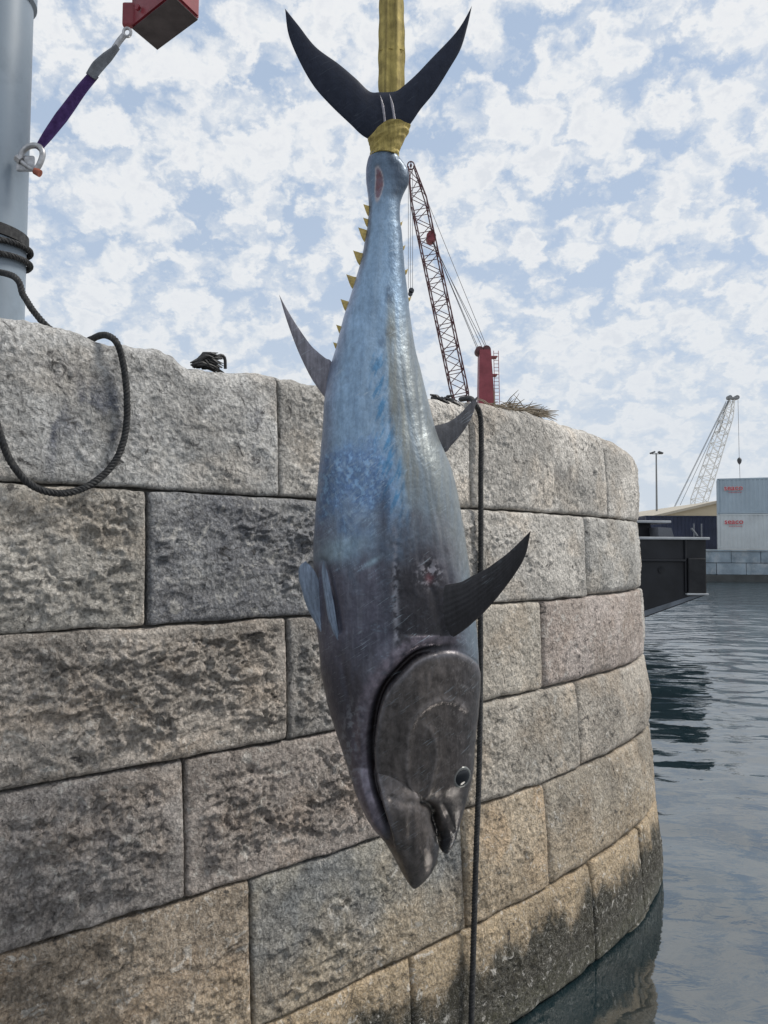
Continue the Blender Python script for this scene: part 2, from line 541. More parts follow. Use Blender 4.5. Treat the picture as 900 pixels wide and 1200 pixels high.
def batter(z):
    return np.interp(z, [-.8, 0, .56, 1.11, 1.61, 2.11, 2.61, 3.2], [.16, .13, .09, .05, .015, 0, -.02, -.05])


def wallxy(s, off):
    x = np.interp(s, WS, WC[:, 0])
    y = np.interp(s, WS, WC[:, 1])
    nx_ = np.interp(s, WS, WN[:, 0])
    ny_ = np.interp(s, WS, WN[:, 1])
    return x + nx_ * off, y + ny_ * off


SV = int(np.searchsorted(WS, 8.4))               # seen part ends well past the turn


def s_of(u, z, off=0.0):
    """arc position along the wall that the photograph shows at column u and height z"""
    x, y = wallxy(WS, batter(z) + off)
    uu = proj_u(x, y, z)[0]
    ok = (y > 0.6)
    k = np.argmax(np.where(ok, uu, -1e9))
    i0 = np.argmax(ok)
    return float(np.interp(u, uu[i0:k], WS[i0:k]))


def on_wall(u, v, off):
    """point on the wall face (plus off metres proud) seen at pixel (u, v)"""
    z = 2.0
    for _ in range(6):
        s = s_of(u, z, off)
        x, y = wallxy(s, batter(z) + off)
        z = at(u, v, float(y))[2]
    return np.array([float(x), float(y), z])


wall = empty('pier_wall', (0.0, 4.0, 0.0), 'curved harbour pier wall of large rough-hewn stone blocks rising from the water', 'stone wall')

ZJ = [3.15, 2.61, 2.11, 1.61, 1.11, .56, .0, -.55]
# crest of the top course, as (column, row) in the photograph
crest = [(-300, 362), (0, 367), (35, 370), (75, 378), (105, 388), (140, 402), (180, 404), (205, 410), (228, 430), (320, 436), (375, 450), (440, 459), (500, 464), (555, 470), (620, 479), (660, 494), (700, 505), (728, 516), (744, 532)]
cs, cz = [], []
for u, v in crest:
    s = s_of(u, 3.1)
    x, y = wallxy(s, batter(3.1))
    cs.append(s)
    cz.append(at(u, v, float(y))[2])
cs += [cs[-1] + .25, cs[-1] + 1.2]
cz += [cz[-1] - .04, cz[-1] - .03]


def ztop(s):
    return np.interp(s, cs, cz)


SMAX = 8.6
rngS = np.random.RandomState(4)


def lines(L, step, edge=(0.003, 0.008, 0.015, 0.024)):
    e = np.array([q for q in edge])
    n = max(int((L - 0.06) / step), 2)
    return np.r_[0, e, np.linspace(0.034, L - 0.034, n), L - e[::-1], L]


def make_stone(k, s0, s1, par):
    """one block: course k between arc positions s0 and s1"""
    seed = par.get('seed', int(rngS.randint(1000)))
    gap = 0.0042
    s0, s1 = s0 + gap, s1 - gap
    zb, zt = ZJ[k + 1] + gap, ZJ[k] - gap
    L = s1 - s0
    H = zt - zb
    step = par.get('step', 0.0068)
    a = lines(L, step)
    b = lines(H, step)
    A, B = np.meshgrid(a, b)
    fr = B / H
    Ss = s0 + A
    wob = 0.007 * fbm(A * 5, B * 0.7 + 3, seed + 1, 3) * par.get('wob', 1)
    Ss = Ss + wob * (1 - 2 * np.clip(A / L, 0, 1)) * 0 + wob * np.where(A < L / 2, np.clip(1 - A / 0.08, 0, 1), np.clip(1 - (L - A) / 0.08, 0, 1))
    if k == 0:
        top = ztop(np.clip(s0 + A, 0, 99)) + 0.012 * fbm(A * 9, A * 0 + 1.3, seed + 5, 4)
    else:
        top = zt + 0.006 * fbm(A * 6, A * 0 + 4.4, seed + 6, 3)
    bot = zb + 0.006 * fbm(A * 6, A * 0 + 9.1, seed + 7, 3)
    Zz = bot + fr * (top - bot)
    Hh = top - bot
    dx = np.minimum(A, L - A)
    dz_b, dz_t = fr * Hh, (1 - fr) * Hh
    rt = par.get('rtop', 0.022)
    rr = par.get('round', 0.020)
    rvar = 1 + 0.5 * fbm(A * 4, B * 4, seed + 9, 2)

    def edge(d, r):
        q = np.clip(1 - d / (r * np.clip(rvar, .4, 2)), 0, 1)
        return r * (1 - np.sqrt(np.clip(1 - q * q, 0, 1)))
    dep = -(edge(dx, rr) + edge(dz_b, rr) + edge(dz_t, rt))
    e = np.minimum(np.minimum(dx, dz_b), dz_t)
    mg = par.get('margin', 0.03)
    inner = sst(mg * 0.5, mg + 0.05, e + 0.02 * fbm(A * 8, B * 8, seed + 2, 2))
    ga, gb = A + seed * 0.7, B * par.get('aniso', 1.25)
    wx = 0.05 * fbm(ga * 5, gb * 5, seed + 21, 3)
    wy = 0.05 * fbm(ga * 5, gb * 5, seed + 22, 3)
    low = fbm(ga * 2.2, gb * 2.2, seed, 3)
    n1 = fbm((ga + wx) * 9, (gb + wy) * 9, seed + 3, 4, 0.55)
    n2 = fbm((ga + wx) * 23, (gb + wy) * 23, seed + 4, 3, 0.5)
    bil = np.abs(fbm((ga + wy) * 7, (gb + wx) * 7, seed + 12, 4, 0.55))
    q = n1 * 2.2 + low
    terr = np.floor(q) + sst(0.25, 0.75, q - np.floor(q))
    am = par.get('amp', 0.03)
    # conchoidal flakes: dished cells that meet in sharp ridges, at three sizes
    w1, _ = worley((ga + 1.6 * wx) * 10, (gb + 1.6 * wy) * 10, seed)
    w2, _ = worley((ga + 1.2 * wy) * 24, (gb + 1.2 * wx) * 24, seed + 3)
    w3, _ = worley((ga + 0.5 * wx) * 52, (gb + 0.5 * wy) * 52, seed + 5)
    rough = 0.20 * low + 0.12 * terr + 0.16 * n1 - 0.20 * bil + 0.50 * (w1 ** 1.6 - 0.35) + 0.62 * (w2 ** 1.4 - 0.35) * (0.8 + n1) + 0.40 * (w3 - 0.4) + 0.18 * n2
    patch = 0.35 + 0.65 * sst(-0.35, 0.35, fbm(A * 2.1 + 3, B * 2.7, seed + 31, 3) + par.get('patch', 0.1))
    dep = dep + am * inner * rough * patch + 0.0028 * fbm(ga * 42, gb * 42, seed + 8, 2) + 0.007 * fbm(ga * 3, gb * 3, seed + 19, 2)
    dep = dep + par.get('bulge', 0.012) * np.clip(1 - (2 * A / L - 1) ** 2, 0, 1) * np.clip(1 - (2 * fr - 1) ** 2, 0, 1) + par.get('proud', 0)
    for (ca, cb, ra, rb, dd) in par.get('dents', ()):
        dep = dep - dd * np.exp(-((A / L - ca) / ra) ** 2 - ((fr - cb) / rb) ** 2)
    x, y = wallxy(Ss, batter(Zz) + dep)
    P3 = np.stack([x, y, Zz], -1)
    ny, nx = A.shape
    I = np.arange(ny * nx).reshape(ny, nx)
    F = [np.stack([I[:-1, :-1].ravel(), I[:-1, 1:].ravel(), I[1:, 1:].ravel(), I[1:, :-1].ravel()], 1)]
    V = [P3.reshape(-1, 3)]
    # sides run back into the wall
    loop = np.r_[I[0, :], I[1:, -1], I[-1, -2::-1], I[-2:0:-1, 0]]
    nl = len(loop)
    base = ny * nx
    deep = [-0.14, -0.34] if k else [-0.15, -0.22, -0.38, -0.66]
    prev = loop
    fl = loop
    for di in deep:
        fs = Ss.ravel()[fl]
        fz = Zz.ravel()[fl]
        drop = np.where((fl >= (ny - 1) * nx) & (k == 0), 0.03 * di + 0.012 + 0.018 * fbm(fs * 5, fs * 0 + di * 9, seed + 77, 3), 0)
        xx, yy = wallxy(fs, batter(fz) + di)
        V.append(np.stack([xx, yy, fz + drop], 1))
        cur = base + np.arange(nl)
        F.append(np.stack([prev, cur, np.roll(cur, -1), np.roll(prev, -1)], 1))
        base += nl
        prev = cur
    V = np.vstack(V)
    F = np.vstack(F)
    # weathered colour of the block, plus painted shade on the lower courses
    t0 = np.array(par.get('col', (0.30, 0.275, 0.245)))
    t0 = t0 * [1.04, .98, 1.0, .90, .86, .86, .8][k]  # lower courses darkened in the tint to stand in for shade
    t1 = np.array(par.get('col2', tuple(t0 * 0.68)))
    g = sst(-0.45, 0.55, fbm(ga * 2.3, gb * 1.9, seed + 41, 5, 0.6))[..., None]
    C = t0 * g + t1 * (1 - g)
    warm = sst(0.0, 0.6, fbm(ga * 3.1 + 7, gb * 3.1, seed + 43, 4))[..., None] * par.get('warm', 0.35)
    C = C * (1 - warm) + C * np.array([1.18, 1.0, 0.80]) * warm
    for (ca, cb, ra, rb, colr, stg) in par.get('stains', ()):
        m_ = np.exp(-((A / L - ca) / ra) ** 2 - ((fr - cb) / rb) ** 2) * sst(-0.3, 0.3, fbm(ga * 9, gb * 4, seed + 51, 4) + 0.05)
        m_ = (np.clip(m_, 0, 1) * stg)[..., None]
        C = C * (1 - m_) + np.array(colr) * m_
    # tide: tan scoured band, black algae beneath it
    tid = Zz + 0.10 * fbm(ga * 4, B * 2, seed + 61, 4) + 0.05 * fbm(ga * 14, B * 8, seed + 62, 3)
    tan = (sst(0.95, 0.6, tid) * 0.65)[..., None]
    C = C * (1 - tan) + np.array([0.33, 0.255, 0.165]) * tan
    blk = (sst(0.50, 0.33, tid) * 0.95)[..., None]
    C = C * (1 - blk) + np.array([0.020, 0.021, 0.016]) * blk
    grn = (sst(0.20, 0.06, Zz + 0.04 * fbm(ga * 6, B * 6, seed + 63, 3)) * 0.55)[..., None]
    C = C * (1 - grn) + np.array([0.052, 0.052, 0.028]) * grn
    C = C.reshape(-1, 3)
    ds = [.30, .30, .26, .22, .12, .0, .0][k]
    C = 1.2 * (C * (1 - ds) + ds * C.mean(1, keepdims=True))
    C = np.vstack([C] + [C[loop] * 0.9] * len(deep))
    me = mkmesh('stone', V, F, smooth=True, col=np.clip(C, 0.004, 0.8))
    o = put('stone', me, M['stone'], wall)
    o.color = (1, 1, 1, min(1.0, 0.42 + am * 18))       # dressed blocks are smoother than rock-faced ones
    return o


GREY = (0.36, 0.35, 0.335)
COOL = (0.255, 0.26, 0.27)
CREAM = (0.46, 0.425, 0.37)
BROWN = (0.35, 0.31, 0.275)
PINK = (0.39, 0.325, 0.29)
TAN = (0.46, 0.37, 0.26)
PALE = (0.50, 0.465, 0.415)
BLUE = (0.05, 0.065, 0.11)
# per course: columns of the upright joints as the photograph shows them, and the look of each block from the left
SM = dict(amp=0.010, margin=0.01, aniso=1.0, round=0.026, bulge=0.018)
courses = [
    (0, [328, 455, 553, 711], [dict(), dict(col=(0.375, 0.369, 0.356), amp=0.010, margin=.01, rtop=0.07, stains=[(.30, .48, .13, .20, BLUE, .85), (.385, .40, .018, .30, BLUE, .9), (.20, .30, .018, .20, BLUE, .9), (.90, .5, .03, .25, BLUE, .6)], seed=7),
                               dict(col=(0.413, 0.388, 0.350), amp=0.016, rtop=0.07), dict(col=PALE, **{**SM, 'amp': .014}, rtop=0.08),
                               dict(col=PALE, **{**SM, 'amp': .014}, rtop=0.09, stains=[(.55, .42, .16, .16, (.13, .125, .12), .7), (.68, .26, .12, .13, (.13, .125, .12), .7)]),
                               dict(col=PALE, **{**SM, 'bulge': .03}, rtop=0.12), dict(col=PALE, **SM, rtop=.1)]),
    (1, [174, 452, 687], [dict(), dict(col=CREAM, amp=0.034, margin=0.03, seed=12), dict(col=COOL, col2=(0.163, 0.169, 0.188), amp=0.030, margin=.012, aniso=1.7, warm=.1, seed=33),
                          dict(col=PALE, amp=0.016, margin=.01), dict(col=(0.450, 0.431, 0.394), **{**SM, 'round': .05, 'bulge': .035, 'amp': .012}), dict(col=PALE, **SM)]),
    (2, [338, 500, 637], [dict(), dict(col=(0.394, 0.344, 0.294), amp=0.038, margin=.02, aniso=1.5, seed=21, patch=.3), dict(col=(0.312, 0.294, 0.275), amp=0.03, margin=.015),
                          dict(col=(0.488, 0.431, 0.350), **SM), dict(col=PINK, col2=(0.312, 0.250, 0.213), **{**SM, 'round': .05, 'bulge': .03}, warm=.2), dict(col=PALE, **SM)]),
    (3, [-20, 218, 505, 679], [dict(), dict(col=BROWN), dict(col=(0.338, 0.300, 0.275), amp=0.042, margin=.05, seed=5, patch=.25), dict(col=(0.375, 0.319, 0.281), amp=0.040, margin=.06, seed=44, patch=.2),
                               dict(col=(0.450, 0.400, 0.331), **{**SM, 'amp': .016}), dict(col=(0.419, 0.369, 0.306), **{**SM, 'round': .05, 'bulge': .035}), dict(col=PALE, **SM)]),
    (4, [295, 544, 642], [dict(), dict(col=(0.388, 0.312, 0.231), amp=0.028, margin=.02, aniso=1.4, seed=14), dict(col=(0.312, 0.294, 0.250), col2=(0.163, 0.169, 0.169), amp=0.026, margin=.015, seed=2),
                          dict(col=TAN, **{**SM, 'amp': .016}, warm=.5), dict(col=(0.375, 0.325, 0.256), **{**SM, 'round': .05, 'bulge': .03}), dict(col=PALE, **SM)]),
    (5, [200, 484, 697, 753], [dict(), dict(col=TAN, **SM), dict(col=TAN, amp=.016), dict(col=TAN, amp=.016, margin=.01, round=.04), dict(col=TAN, **SM), dict(col=TAN, **SM), dict(col=TAN, **SM)]),
    (6, [300, 560, 720], [dict(), dict(), dict(), dict(), dict()]),
]
for k, us, pars in courses:
    zm = (ZJ[k] + ZJ[k + 1]) / 2
    js = [s_of(u, max(zm, 0.0)) for u in us]
    first = js[0]
    left = []
    q = first
    off = [1.15, 0.95, 1.25, 0.9, 1.1, 1.0, 1.2][k]
    lens = []
    while q > 1.2:
        q -= off if not lens else [0.9, 1.2, 0.75, 1.1][(len(lens) + k) % 4]
        lens.append(q)
    left = [max(z_, 0.02) for z_ in lens[::-1]]
    right = []
    q = js[-1]
    while q < SMAX:
        q += [1.05, 0.85, 1.2][(len(right) + k) % 3] if right else [1.3, 1.25, 1.75, 1.6, 1.85, .9, .9][k]
        right.append(q)
    seq = left + js + right
    nl = len(left)
    for i in range(len(seq) - 1):
        j = i - nl + 2                            # block left of the first listed joint is pars[1]
        p = dict(pars[min(max(j, 1), len(pars) - 1)]) if j >= 1 else dict(pars[1])
        if j < 1:
            p.pop('stains', None)
            p.pop('seed', None)
        if k == 6 or seq[i + 1] > s_of(752, 2.0) + 1.2 or j < 1:
            p['step'] = 0.022
        if k == 0 and 'rtop' not in p:
            p['rtop'] = 0.07
        if j > len(pars) - 1:
            p.pop('stains', None)
        make_stone(k, seq[i], seq[i + 1], p)

# rubble core behind the blocks, closed at the back
ii = np.unique(np.r_[np.arange(0, len(WS), 8), len(WS) - 1])
corev, coref = [], []
zs = [-3.0, 0.0, .56, 1.11, 1.61, 2.11, 2.61, 2.96]
ring = []
for z in zs:
    x, y = wallxy(WS[ii], batter(z) - 0.045 - (0.25 if z > 2.9 else 0))
    loop = np.stack([x, y, np.full_like(x, z)], 1)
    loop = np.vstack([loop, [[-12, 8.5, z], [-12, 0.4, z], [-4.2, 0.4, z]]])
    ring.append(loop)
m = len(ring[0])
corev = np.vstack(ring)
for a in range(len(zs) - 1):
    for q in range(m):
        coref.append((a * m + q, a * m + (q + 1) % m, (a + 1) * m + (q + 1) % m, (a + 1) * m + q))
put('core', mkmesh('core', corev, coref), M['mortar'], wall)
# pier deck on top
x, y = wallxy(WS[ii], -0.35)
poly = [(a, b, 2.94) for a, b in zip(x, y)] + [(-11.9, 8.4, 2.94), (-11.9, 0.5, 2.94), (-4.3, 0.5, 2.94)]
tag(MB().prism(poly, (0, 0, 0.05)).build('pier_deck', M['deck']), kind='structure')
# harbour bed
tag(put('harbour_bed', mkmesh('harbour_bed', [(-3000, -300, -6), (3000, -300, -6), (3000, 6000, -6), (-3000, 6000, -6)], [(0, 1, 2, 3)]), M['quaydark']), kind='structure')
# ------------------------------------------------------------------ the tuna
FY = 2.5
fish = empty('tuna', tuple(at(485, 1030, FY)), 'giant silver-blue tuna hanging head down by its tail in front of the stone wall', 'fish')


def lens_fin(name, up, lo, yb, yt, th0, th1, mat, parent, nt_=40, nc=18, rays_=0, curl=0.0, ray_h=0.0008):
    """blade between two edges that run from root to tip; yb/yt depth at root and tip"""
    up = resample(cat(up, 200), 1e-9) if False else cat(up, 200)
    lo = cat(lo, 200)

    def ar(p):
        d = np.r_[0, np.cumsum(np.linalg.norm(np.diff(p, axis=0), axis=1))]
        q = np.linspace(0, d[-1], nt_)
        return np.stack([np.interp(q, d, p[:, k]) for k in (0, 1)], 1)
    up, lo = ar(up), ar(lo)
    front, back = [], []
    for i in range(nt_):
        t = i / (nt_ - 1)
        for j in range(nc):
            c = j / (nc - 1)
            q = up[i] * (1 - c) + lo[i] * c
            y = yb + (yt - yb) * t + curl * math.sin(math.pi * t) * (c - 0.5)
            th = (th0 + (th1 - th0) * t) * (max(math.sin(math.pi * min(max(c, 0), 1)), 0) ** 0.6)
            if rays_:
                th += ray_h * (1 - t * 0.6) * math.sin(c * rays_ * 2 * math.pi) * (math.sin(math.pi * c) ** 0.4)
            P = at(q[0], q[1], y)
            front.append(P + np.array([0, -th / 2, 0]))
            back.append(P + np.array([0, th / 2, 0]))
    V = np.array(front + back)
    n = nt_ * nc
    F = []
    for i in range(nt_ - 1):
        for j in range(nc - 1):
            a, b, c, d = i * nc + j, i * nc + j + 1, (i + 1) * nc + j + 1, (i + 1) * nc + j
            F.append((a, b, c, d))
            F.append((n + d, n + c, n + b, n + a))
    for i in range(nt_ - 1):
        a, d = i * nc, (i + 1) * nc
        F.append((a, d, n + d, n + a))
        a, d = i * nc + nc - 1, (i + 1) * nc + nc - 1
        F.append((d, a, n + a, n + d))
    for i in (0, nt_ - 1):
        for j in range(nc - 1):
            a, b = i * nc + j, i * nc + j + 1
            F.append((b, a, n + a, n + b) if i == 0 else (a, b, n + b, n + a))
    mb = MB()
    mb.add(V, F)
    return mb.build(name, mat, parent, smooth=True)


def fish_mat(name, attr=True, col=(0.05, 0.05, 0.06), metal=0.35, rough=0.36, coat=0.25, sc=1.0, lc=0.08, spec=0.5):
    m, t, b = newmat(name)
    tcn = N(t, 'ShaderNodeTexCoord')
    pos = tcn.outputs['Object']
    n = N(t, 'ShaderNodeTexNoise', {'Vector': pos, 'Scale': 42.0, 'Detail': 7.0, 'Roughness': 0.65, 'Distortion': 0.4})
    fn = N(t, 'ShaderNodeTexNoise', {'Vector': pos, 'Scale': 190.0, 'Detail': 4.0, 'Roughness': 0.6})
    # scratches run aslant down the flank
    sv = N(t, 'ShaderNodeVectorMath', {0: N(t, 'ShaderNodeMapping', {'Vector': pos, 'Rotation': (0, R(34), 0)}), 1: (16.0, 16.0, 210.0)}, operation='MULTIPLY')
    scr = N(t, 'ShaderNodeTexNoise', {'Vector': sv, 'Scale': 1.0, 'Detail': 4.0, 'Roughness': 0.6, 'Distortion': 0.5})
    ln = N(t, 'ShaderNodeMapping', {'Vector': pos, 'Scale': (70.0, 70.0, 5.0)})
    lin = N(t, 'ShaderNodeTexNoise', {'Vector': ln, 'Scale': 1.0, 'Detail': 4.0, 'Roughness': 0.6})
    if attr:
        base = N(t, 'ShaderNodeVertexColor', layer_name='tint')
    else:
        base = N(t, 'ShaderNodeRGB')
        base.outputs[0].default_value = (*col, 1)
    c = mix(t, 1.0, base, ramp(t, n, [(0.3, 0.84), (0.5, 1.0), (0.72, 1.16)]), 'MULTIPLY')
    cell = N(t, 'ShaderNodeTexVoronoi', {'Vector': N(t, 'ShaderNodeMapping', {'Vector': pos, 'Scale': (1.0, 1.0, 0.55)}), 'Scale': 210.0}, feature='F1')
    c = mix(t, 1.0, c, ramp(t, cell.outputs['Color'], [(0.1, 0.93), (0.9, 1.07)]), 'MULTIPLY')
    c = mix(t, 1.0, c, ramp(t, lin, [(0.3, 1 - lc), (0.7, 1 + lc)]), 'MULTIPLY')
    pm = N(t, 'ShaderNodeTexNoise', {'Vector': pos, 'Scale': 9.0, 'Detail': 4.0})
    smk = mth(t, 'MULTIPLY', ramp(t, scr, [(0.60, 0.0), (0.67, 0.55 * sc)]), ramp(t, pm, [(0.45, 0.0), (0.65, 1.0)]))
    c = mix(t, smk, c, (0.40, 0.47, 0.53))
    t.links.new(c.outputs[2], b.inputs['Base Color'])
    b.inputs['Metallic'].default_value = metal
    b.inputs['Specular IOR Level'].default_value = spec
    t.links.new(ramp(t, n, [(0.3, rough * 1.25), (0.7, rough * 0.8)]).outputs[0], b.inputs['Roughness'])
    b.inputs['Coat Weight'].default_value = coat
    b.inputs['Coat Roughness'].default_value = 0.14
    vor = N(t, 'ShaderNodeTexVoronoi', {'Vector': N(t, 'ShaderNodeMapping', {'Vector': pos, 'Scale': (1.0, 1.0, 0.6)}), 'Scale': 150.0}, feature='F1')
    b1 = bump(t, vor.outputs[0], 0.2 * sc, 0.002)
    b2 = bump(t, fn.outputs[0], 0.25, 0.0015, b1)
    b3 = bump(t, n.outputs[0], 0.2, 0.002, b2)
    t.links.new(b3.outputs[0], b.inputs['Normal'])
    return m


M['skin'] = fish_mat('tuna_skin', metal=0.55, rough=0.42, coat=0.12)
M['fin'] = fish_mat('dark_fin_skin', False, (0.012, 0.017, 0.034), 0.0, 0.55, 0.0, 0.12, spec=0.25)
M['palefin'] = fish_mat('pale_blue_fin_skin', False, (0.20, 0.25, 0.33), 0.3, 0.45, 0.1, 1.0, lc=0.4)
M['greyfin'] = fish_mat('grey_fin_skin', False, (0.22, 0.21, 0.24), 0.2, 0.5, 0.1, 1.0, lc=0.4)
M['darkgreyfin'] = fish_mat('dark_grey_fin_skin', False, (0.075, 0.075, 0.085), 0.1, 0.5, 0.05, 0.8, lc=0.4)
M['finlet'] = paint('yellow_finlet', (0.62, 0.45, 0.13), 0.45, var=0.4, scale=80, dirt=(0.30, 0.22, 0.10), dscale=50)
M['eyering'] = paint('eye_ring', (0.17, 0.175, 0.17), 0.25, metal=0.4, var=0.2, scale=90)
m_, t_, b_ = newmat('eye_black')
b_.inputs['Base Color'].default_value = (0.006, 0.007, 0.01, 1)
b_.inputs['Roughness'].default_value = 0.06
M['eye'] = m_

# silhouette rows: v, left, right
SIL = np.array([(140, 450, 460), (150, 445, 463), (165, 438, 465), (178, 435, 465), (186, 431, 469), (196, 428.5, 477), (206, 428, 480), (216, 428.5, 479), (226, 430, 474), (240, 431.5, 469.5), (260, 430.5, 469.5), (273, 429, 471.5),
                (307, 422.5, 474), (340, 412.5, 478), (373, 402.5, 482), (407, 394, 487.5), (440, 384.5, 495), (473, 379.5, 503), (507, 377.5, 512), (553, 373.5, 531 - 7),
                (606, 369.5, 541 - 4), (660, 367.5, 549), (713, 369.5, 555), (750, 373.5, 558.5), (790, 378, 560), (833, 387, 558), (864, 397, 556), (895, 410, 554), (910, 416, 551.5)])
SIL[19, 2], SIL[20, 2] = 530, 541
BR = [(120, .45), (178, .75), (200, .50), (215, .50), (245, .86), (300, .95), (450, .92), (650, .86), (800, .84), (910, .80), (1040, .8)]


def loft(mb, rows, nseg=72, yoff=lambda v: 0.0, power=0.92, br=BR, bmul=1.0):
    V, F = [], []
    for v, l, r in rows:
        c, a = (l + r) / 2, (r - l) / 2
        pc = at(c, v, FY)
        aw = a * FY / FOC
        bw = aw * np.interp(v, [q[0] for q in br], [q[1] for q in br]) * bmul
        for k in range(nseg):
            th = 2 * math.pi * k / nseg
            cx, sx = math.cos(th), math.sin(th)
            V.append(pc + np.array([aw * math.copysign(abs(cx) ** power, cx), yoff(v) - bw * math.copysign(abs(sx) ** power, sx), 0]))
    n = len(rows)
    for i in range(n - 1):
        for k in range(nseg):
            F.append((i * nseg + k, i * nseg + (k + 1) % nseg, (i + 1) * nseg + (k + 1) % nseg, (i + 1) * nseg + k))
    F.append(tuple(range(nseg)))
    F.append(tuple((n - 1) * nseg + k for k in range(nseg - 1, -1, -1)))
    mb.add(V, F)


mb = MB()
rowsA = SIL.tolist() + [(922, 436, 549), (934, 470, 547), (946, 494, 544.5), (958, 502, 541.5), (970, 508, 538.5), (982, 512, 535), (992, 514, 531.5), (999, 517.5, 528.5), (1003, 521, 526)]
yo = lambda v: float(np.interp(v, [850, 930, 1005], [0, 0.0, 0.02]))
loft(mb, cat(np.array(rowsA)[:, :], 260).tolist(), yoff=yo)
rowsB = [(860, 415, 470), (885, 415, 490), (905, 416, 494), (920, 421, 498), (935, 428, 500), (948, 434, 503), (960, 441, 507), (972, 448, 511), (984, 455, 512.5), (996, 461, 511.5), (1008, 467, 508), (1018, 472, 503), (1027, 477, 496), (1033, 480.5, 491), (1037, 483.5, 486.5)]
BRB = [(860, .9), (920, 1.25), (980, 1.25), (1010, 1.15), (1037, 1.0)]
yoB = lambda v: float(np.interp(v, [860, 930, 1037], [-0.02, -0.06, -0.03]))
loft(mb, cat(np.array(rowsB), 90).tolist(), yoff=yoB, br=BRB)
tmp = mb.build('tmp_tuna', None)
md = tmp.modifiers.new('remesh', 'REMESH')
md.mode = 'VOXEL'
md.voxel_size = 0.0037
md.use_smooth_shade = True
dg = bpy.context.evaluated_depsgraph_get()
bme = bpy.data.meshes.new_from_object(tmp.evaluated_get(dg))
bpy.data.objects.remove(tmp)
nv = len(bme.vertices)
co = np.empty(nv * 3, np.float32)
bme.vertices.foreach_get('co', co)
co = co.reshape(-1, 3).astype(float)
ed = np.empty(len(bme.edges) * 2, np.int32)
bme.edges.foreach_get('vertices', ed)
ed = ed.reshape(-1, 2)
deg = np.bincount(ed.ravel(), minlength=nv).astype(float)


def laplace(x):
    s = np.zeros_like(x)
    for j in range(x.shape[1]):
        s[:, j] = np.bincount(ed[:, 0], weights=x[ed[:, 1], j], minlength=nv) + np.bincount(ed[:, 1], weights=x[ed[:, 0], j], minlength=nv)
    return s / deg[:, None]


for _ in range(6):
    co = co + 0.5 * (laplace(co) - co)


def setco(c):
    bme.vertices.foreach_set('co', c.astype(np.float32).ravel())
    bme.update()


def normals():
    nn = np.empty(nv * 3, np.float32)
    bme.vertex_normals.foreach_get('vector', nn)
    return nn.reshape(-1, 3).astype(float)


setco(co)
nr = normals()
fu, fv = proj_u(co[:, 0], co[:, 1], co[:, 2])
# offset by perspective: rows measured in the photograph are those of the near flank
front = nr[:, 1] < 0.25


def poly_d(pts, n=160):
    """signed distance (px) to an open curve; positive on the left of its direction of travel"""
    p = cat(pts, n)
    t = np.gradient(p, axis=0)
    out_d = np.full(nv, 200.0)
    sgn = np.ones(nv)
    mrg = 60
    sel = np.where(front & (fu > p[:, 0].min() - mrg) & (fu < p[:, 0].max() + mrg) & (fv > p[:, 1].min() - mrg) & (fv < p[:, 1].max() + mrg))[0]
    for i0 in range(0, len(sel), 20000):
        ix = sel[i0:i0 + 20000]
        a = np.stack([fu[ix], fv[ix]], 1)
        d2 = (a[:, None, 0] - p[None, :, 0]) ** 2 + (a[:, None, 1] - p[None, :, 1]) ** 2
        k = d2.argmin(1)
        out_d[ix] = np.sqrt(d2[np.arange(len(a)), k])
        w = a - p[k]
        sgn[ix] = np.sign(t[k, 0] * w[:, 1] - t[k, 1] * w[:, 0])
    return out_d * sgn, out_d


G = 1.0 * front
gill = [(566, 790), (557, 775), (542, 766), (527, 763), (502, 766), (486, 773), (471, 787), (455, 805), (446, 824), (441, 846), (438, 874), (439, 895), (441, 914), (447, 939), (455, 964), (460, 982)]
dg_s, dg_a = poly_d(gill)
dg_s[(fu < 420) & (fv > 800) & (dg_a >= 199)] = 200 * np.sign(np.mean(dg_s[(np.abs(fu - 420) < 6) & (np.abs(fv - 850) < 10) & front]))
# travelling right to left over the top and down the left: the outside of the plate is on the right-hand side
o_ = dg_s if np.mean(dg_s[(np.abs(fu - 420) < 6) & (np.abs(fv - 850) < 10) & front]) > 0 else -dg_s
rangeok = (fv > 745) & (fv < 1000)
endfade = sst(1005, 955, fv)
inside_ = (o_ < 0) & rangeok
plate = np.where(inside_, 0.015 * sst(-90, -15, o_) * sst(0, -4, o_), 0)
slit = np.where((o_ >= -1) & (o_ < 11), -0.026 * sst(10, 5, o_) * sst(-1, 2, o_), 0)
lipo = np.where((o_ > 9) & (o_ < 42), 0.010 * sst(8, 15, o_) * sst(42, 22, o_), 0)
sw = 0.12 + 0.88 * sst(522, 478, fu)
disp = (plate * (0.25 + 0.75 * sw) + (slit + lipo) * sst(553, 535, fu) * sw) * endfade * rangeok
# preopercle ridge, cheek folds and jaw seams
for pts, dep, wd in (([(486, 938), (479, 910), (477, 889), (480, 855), (492, 833), (514, 821), (532, 822), (546, 832)], 0.0042, 4),
                     ([(500, 935), (508, 905), (512, 880), (506, 858), (496, 848)], 0.0028, 4),
                     ([(458, 935), (470, 940), (487, 941), (500, 940)], -0.004, 4),
                     ([(479, 942), (480, 970), (480, 1000)], -0.004, 4),
                     ([(459, 935), (462, 955), (470, 985)], -0.004, 3.5),
                     ([(455, 880), (458, 910), (457, 932)], -0.003, 5)):
    s_, a_ = poly_d(pts)
    disp += dep * np.exp(-(a_ / wd) ** 2) * G
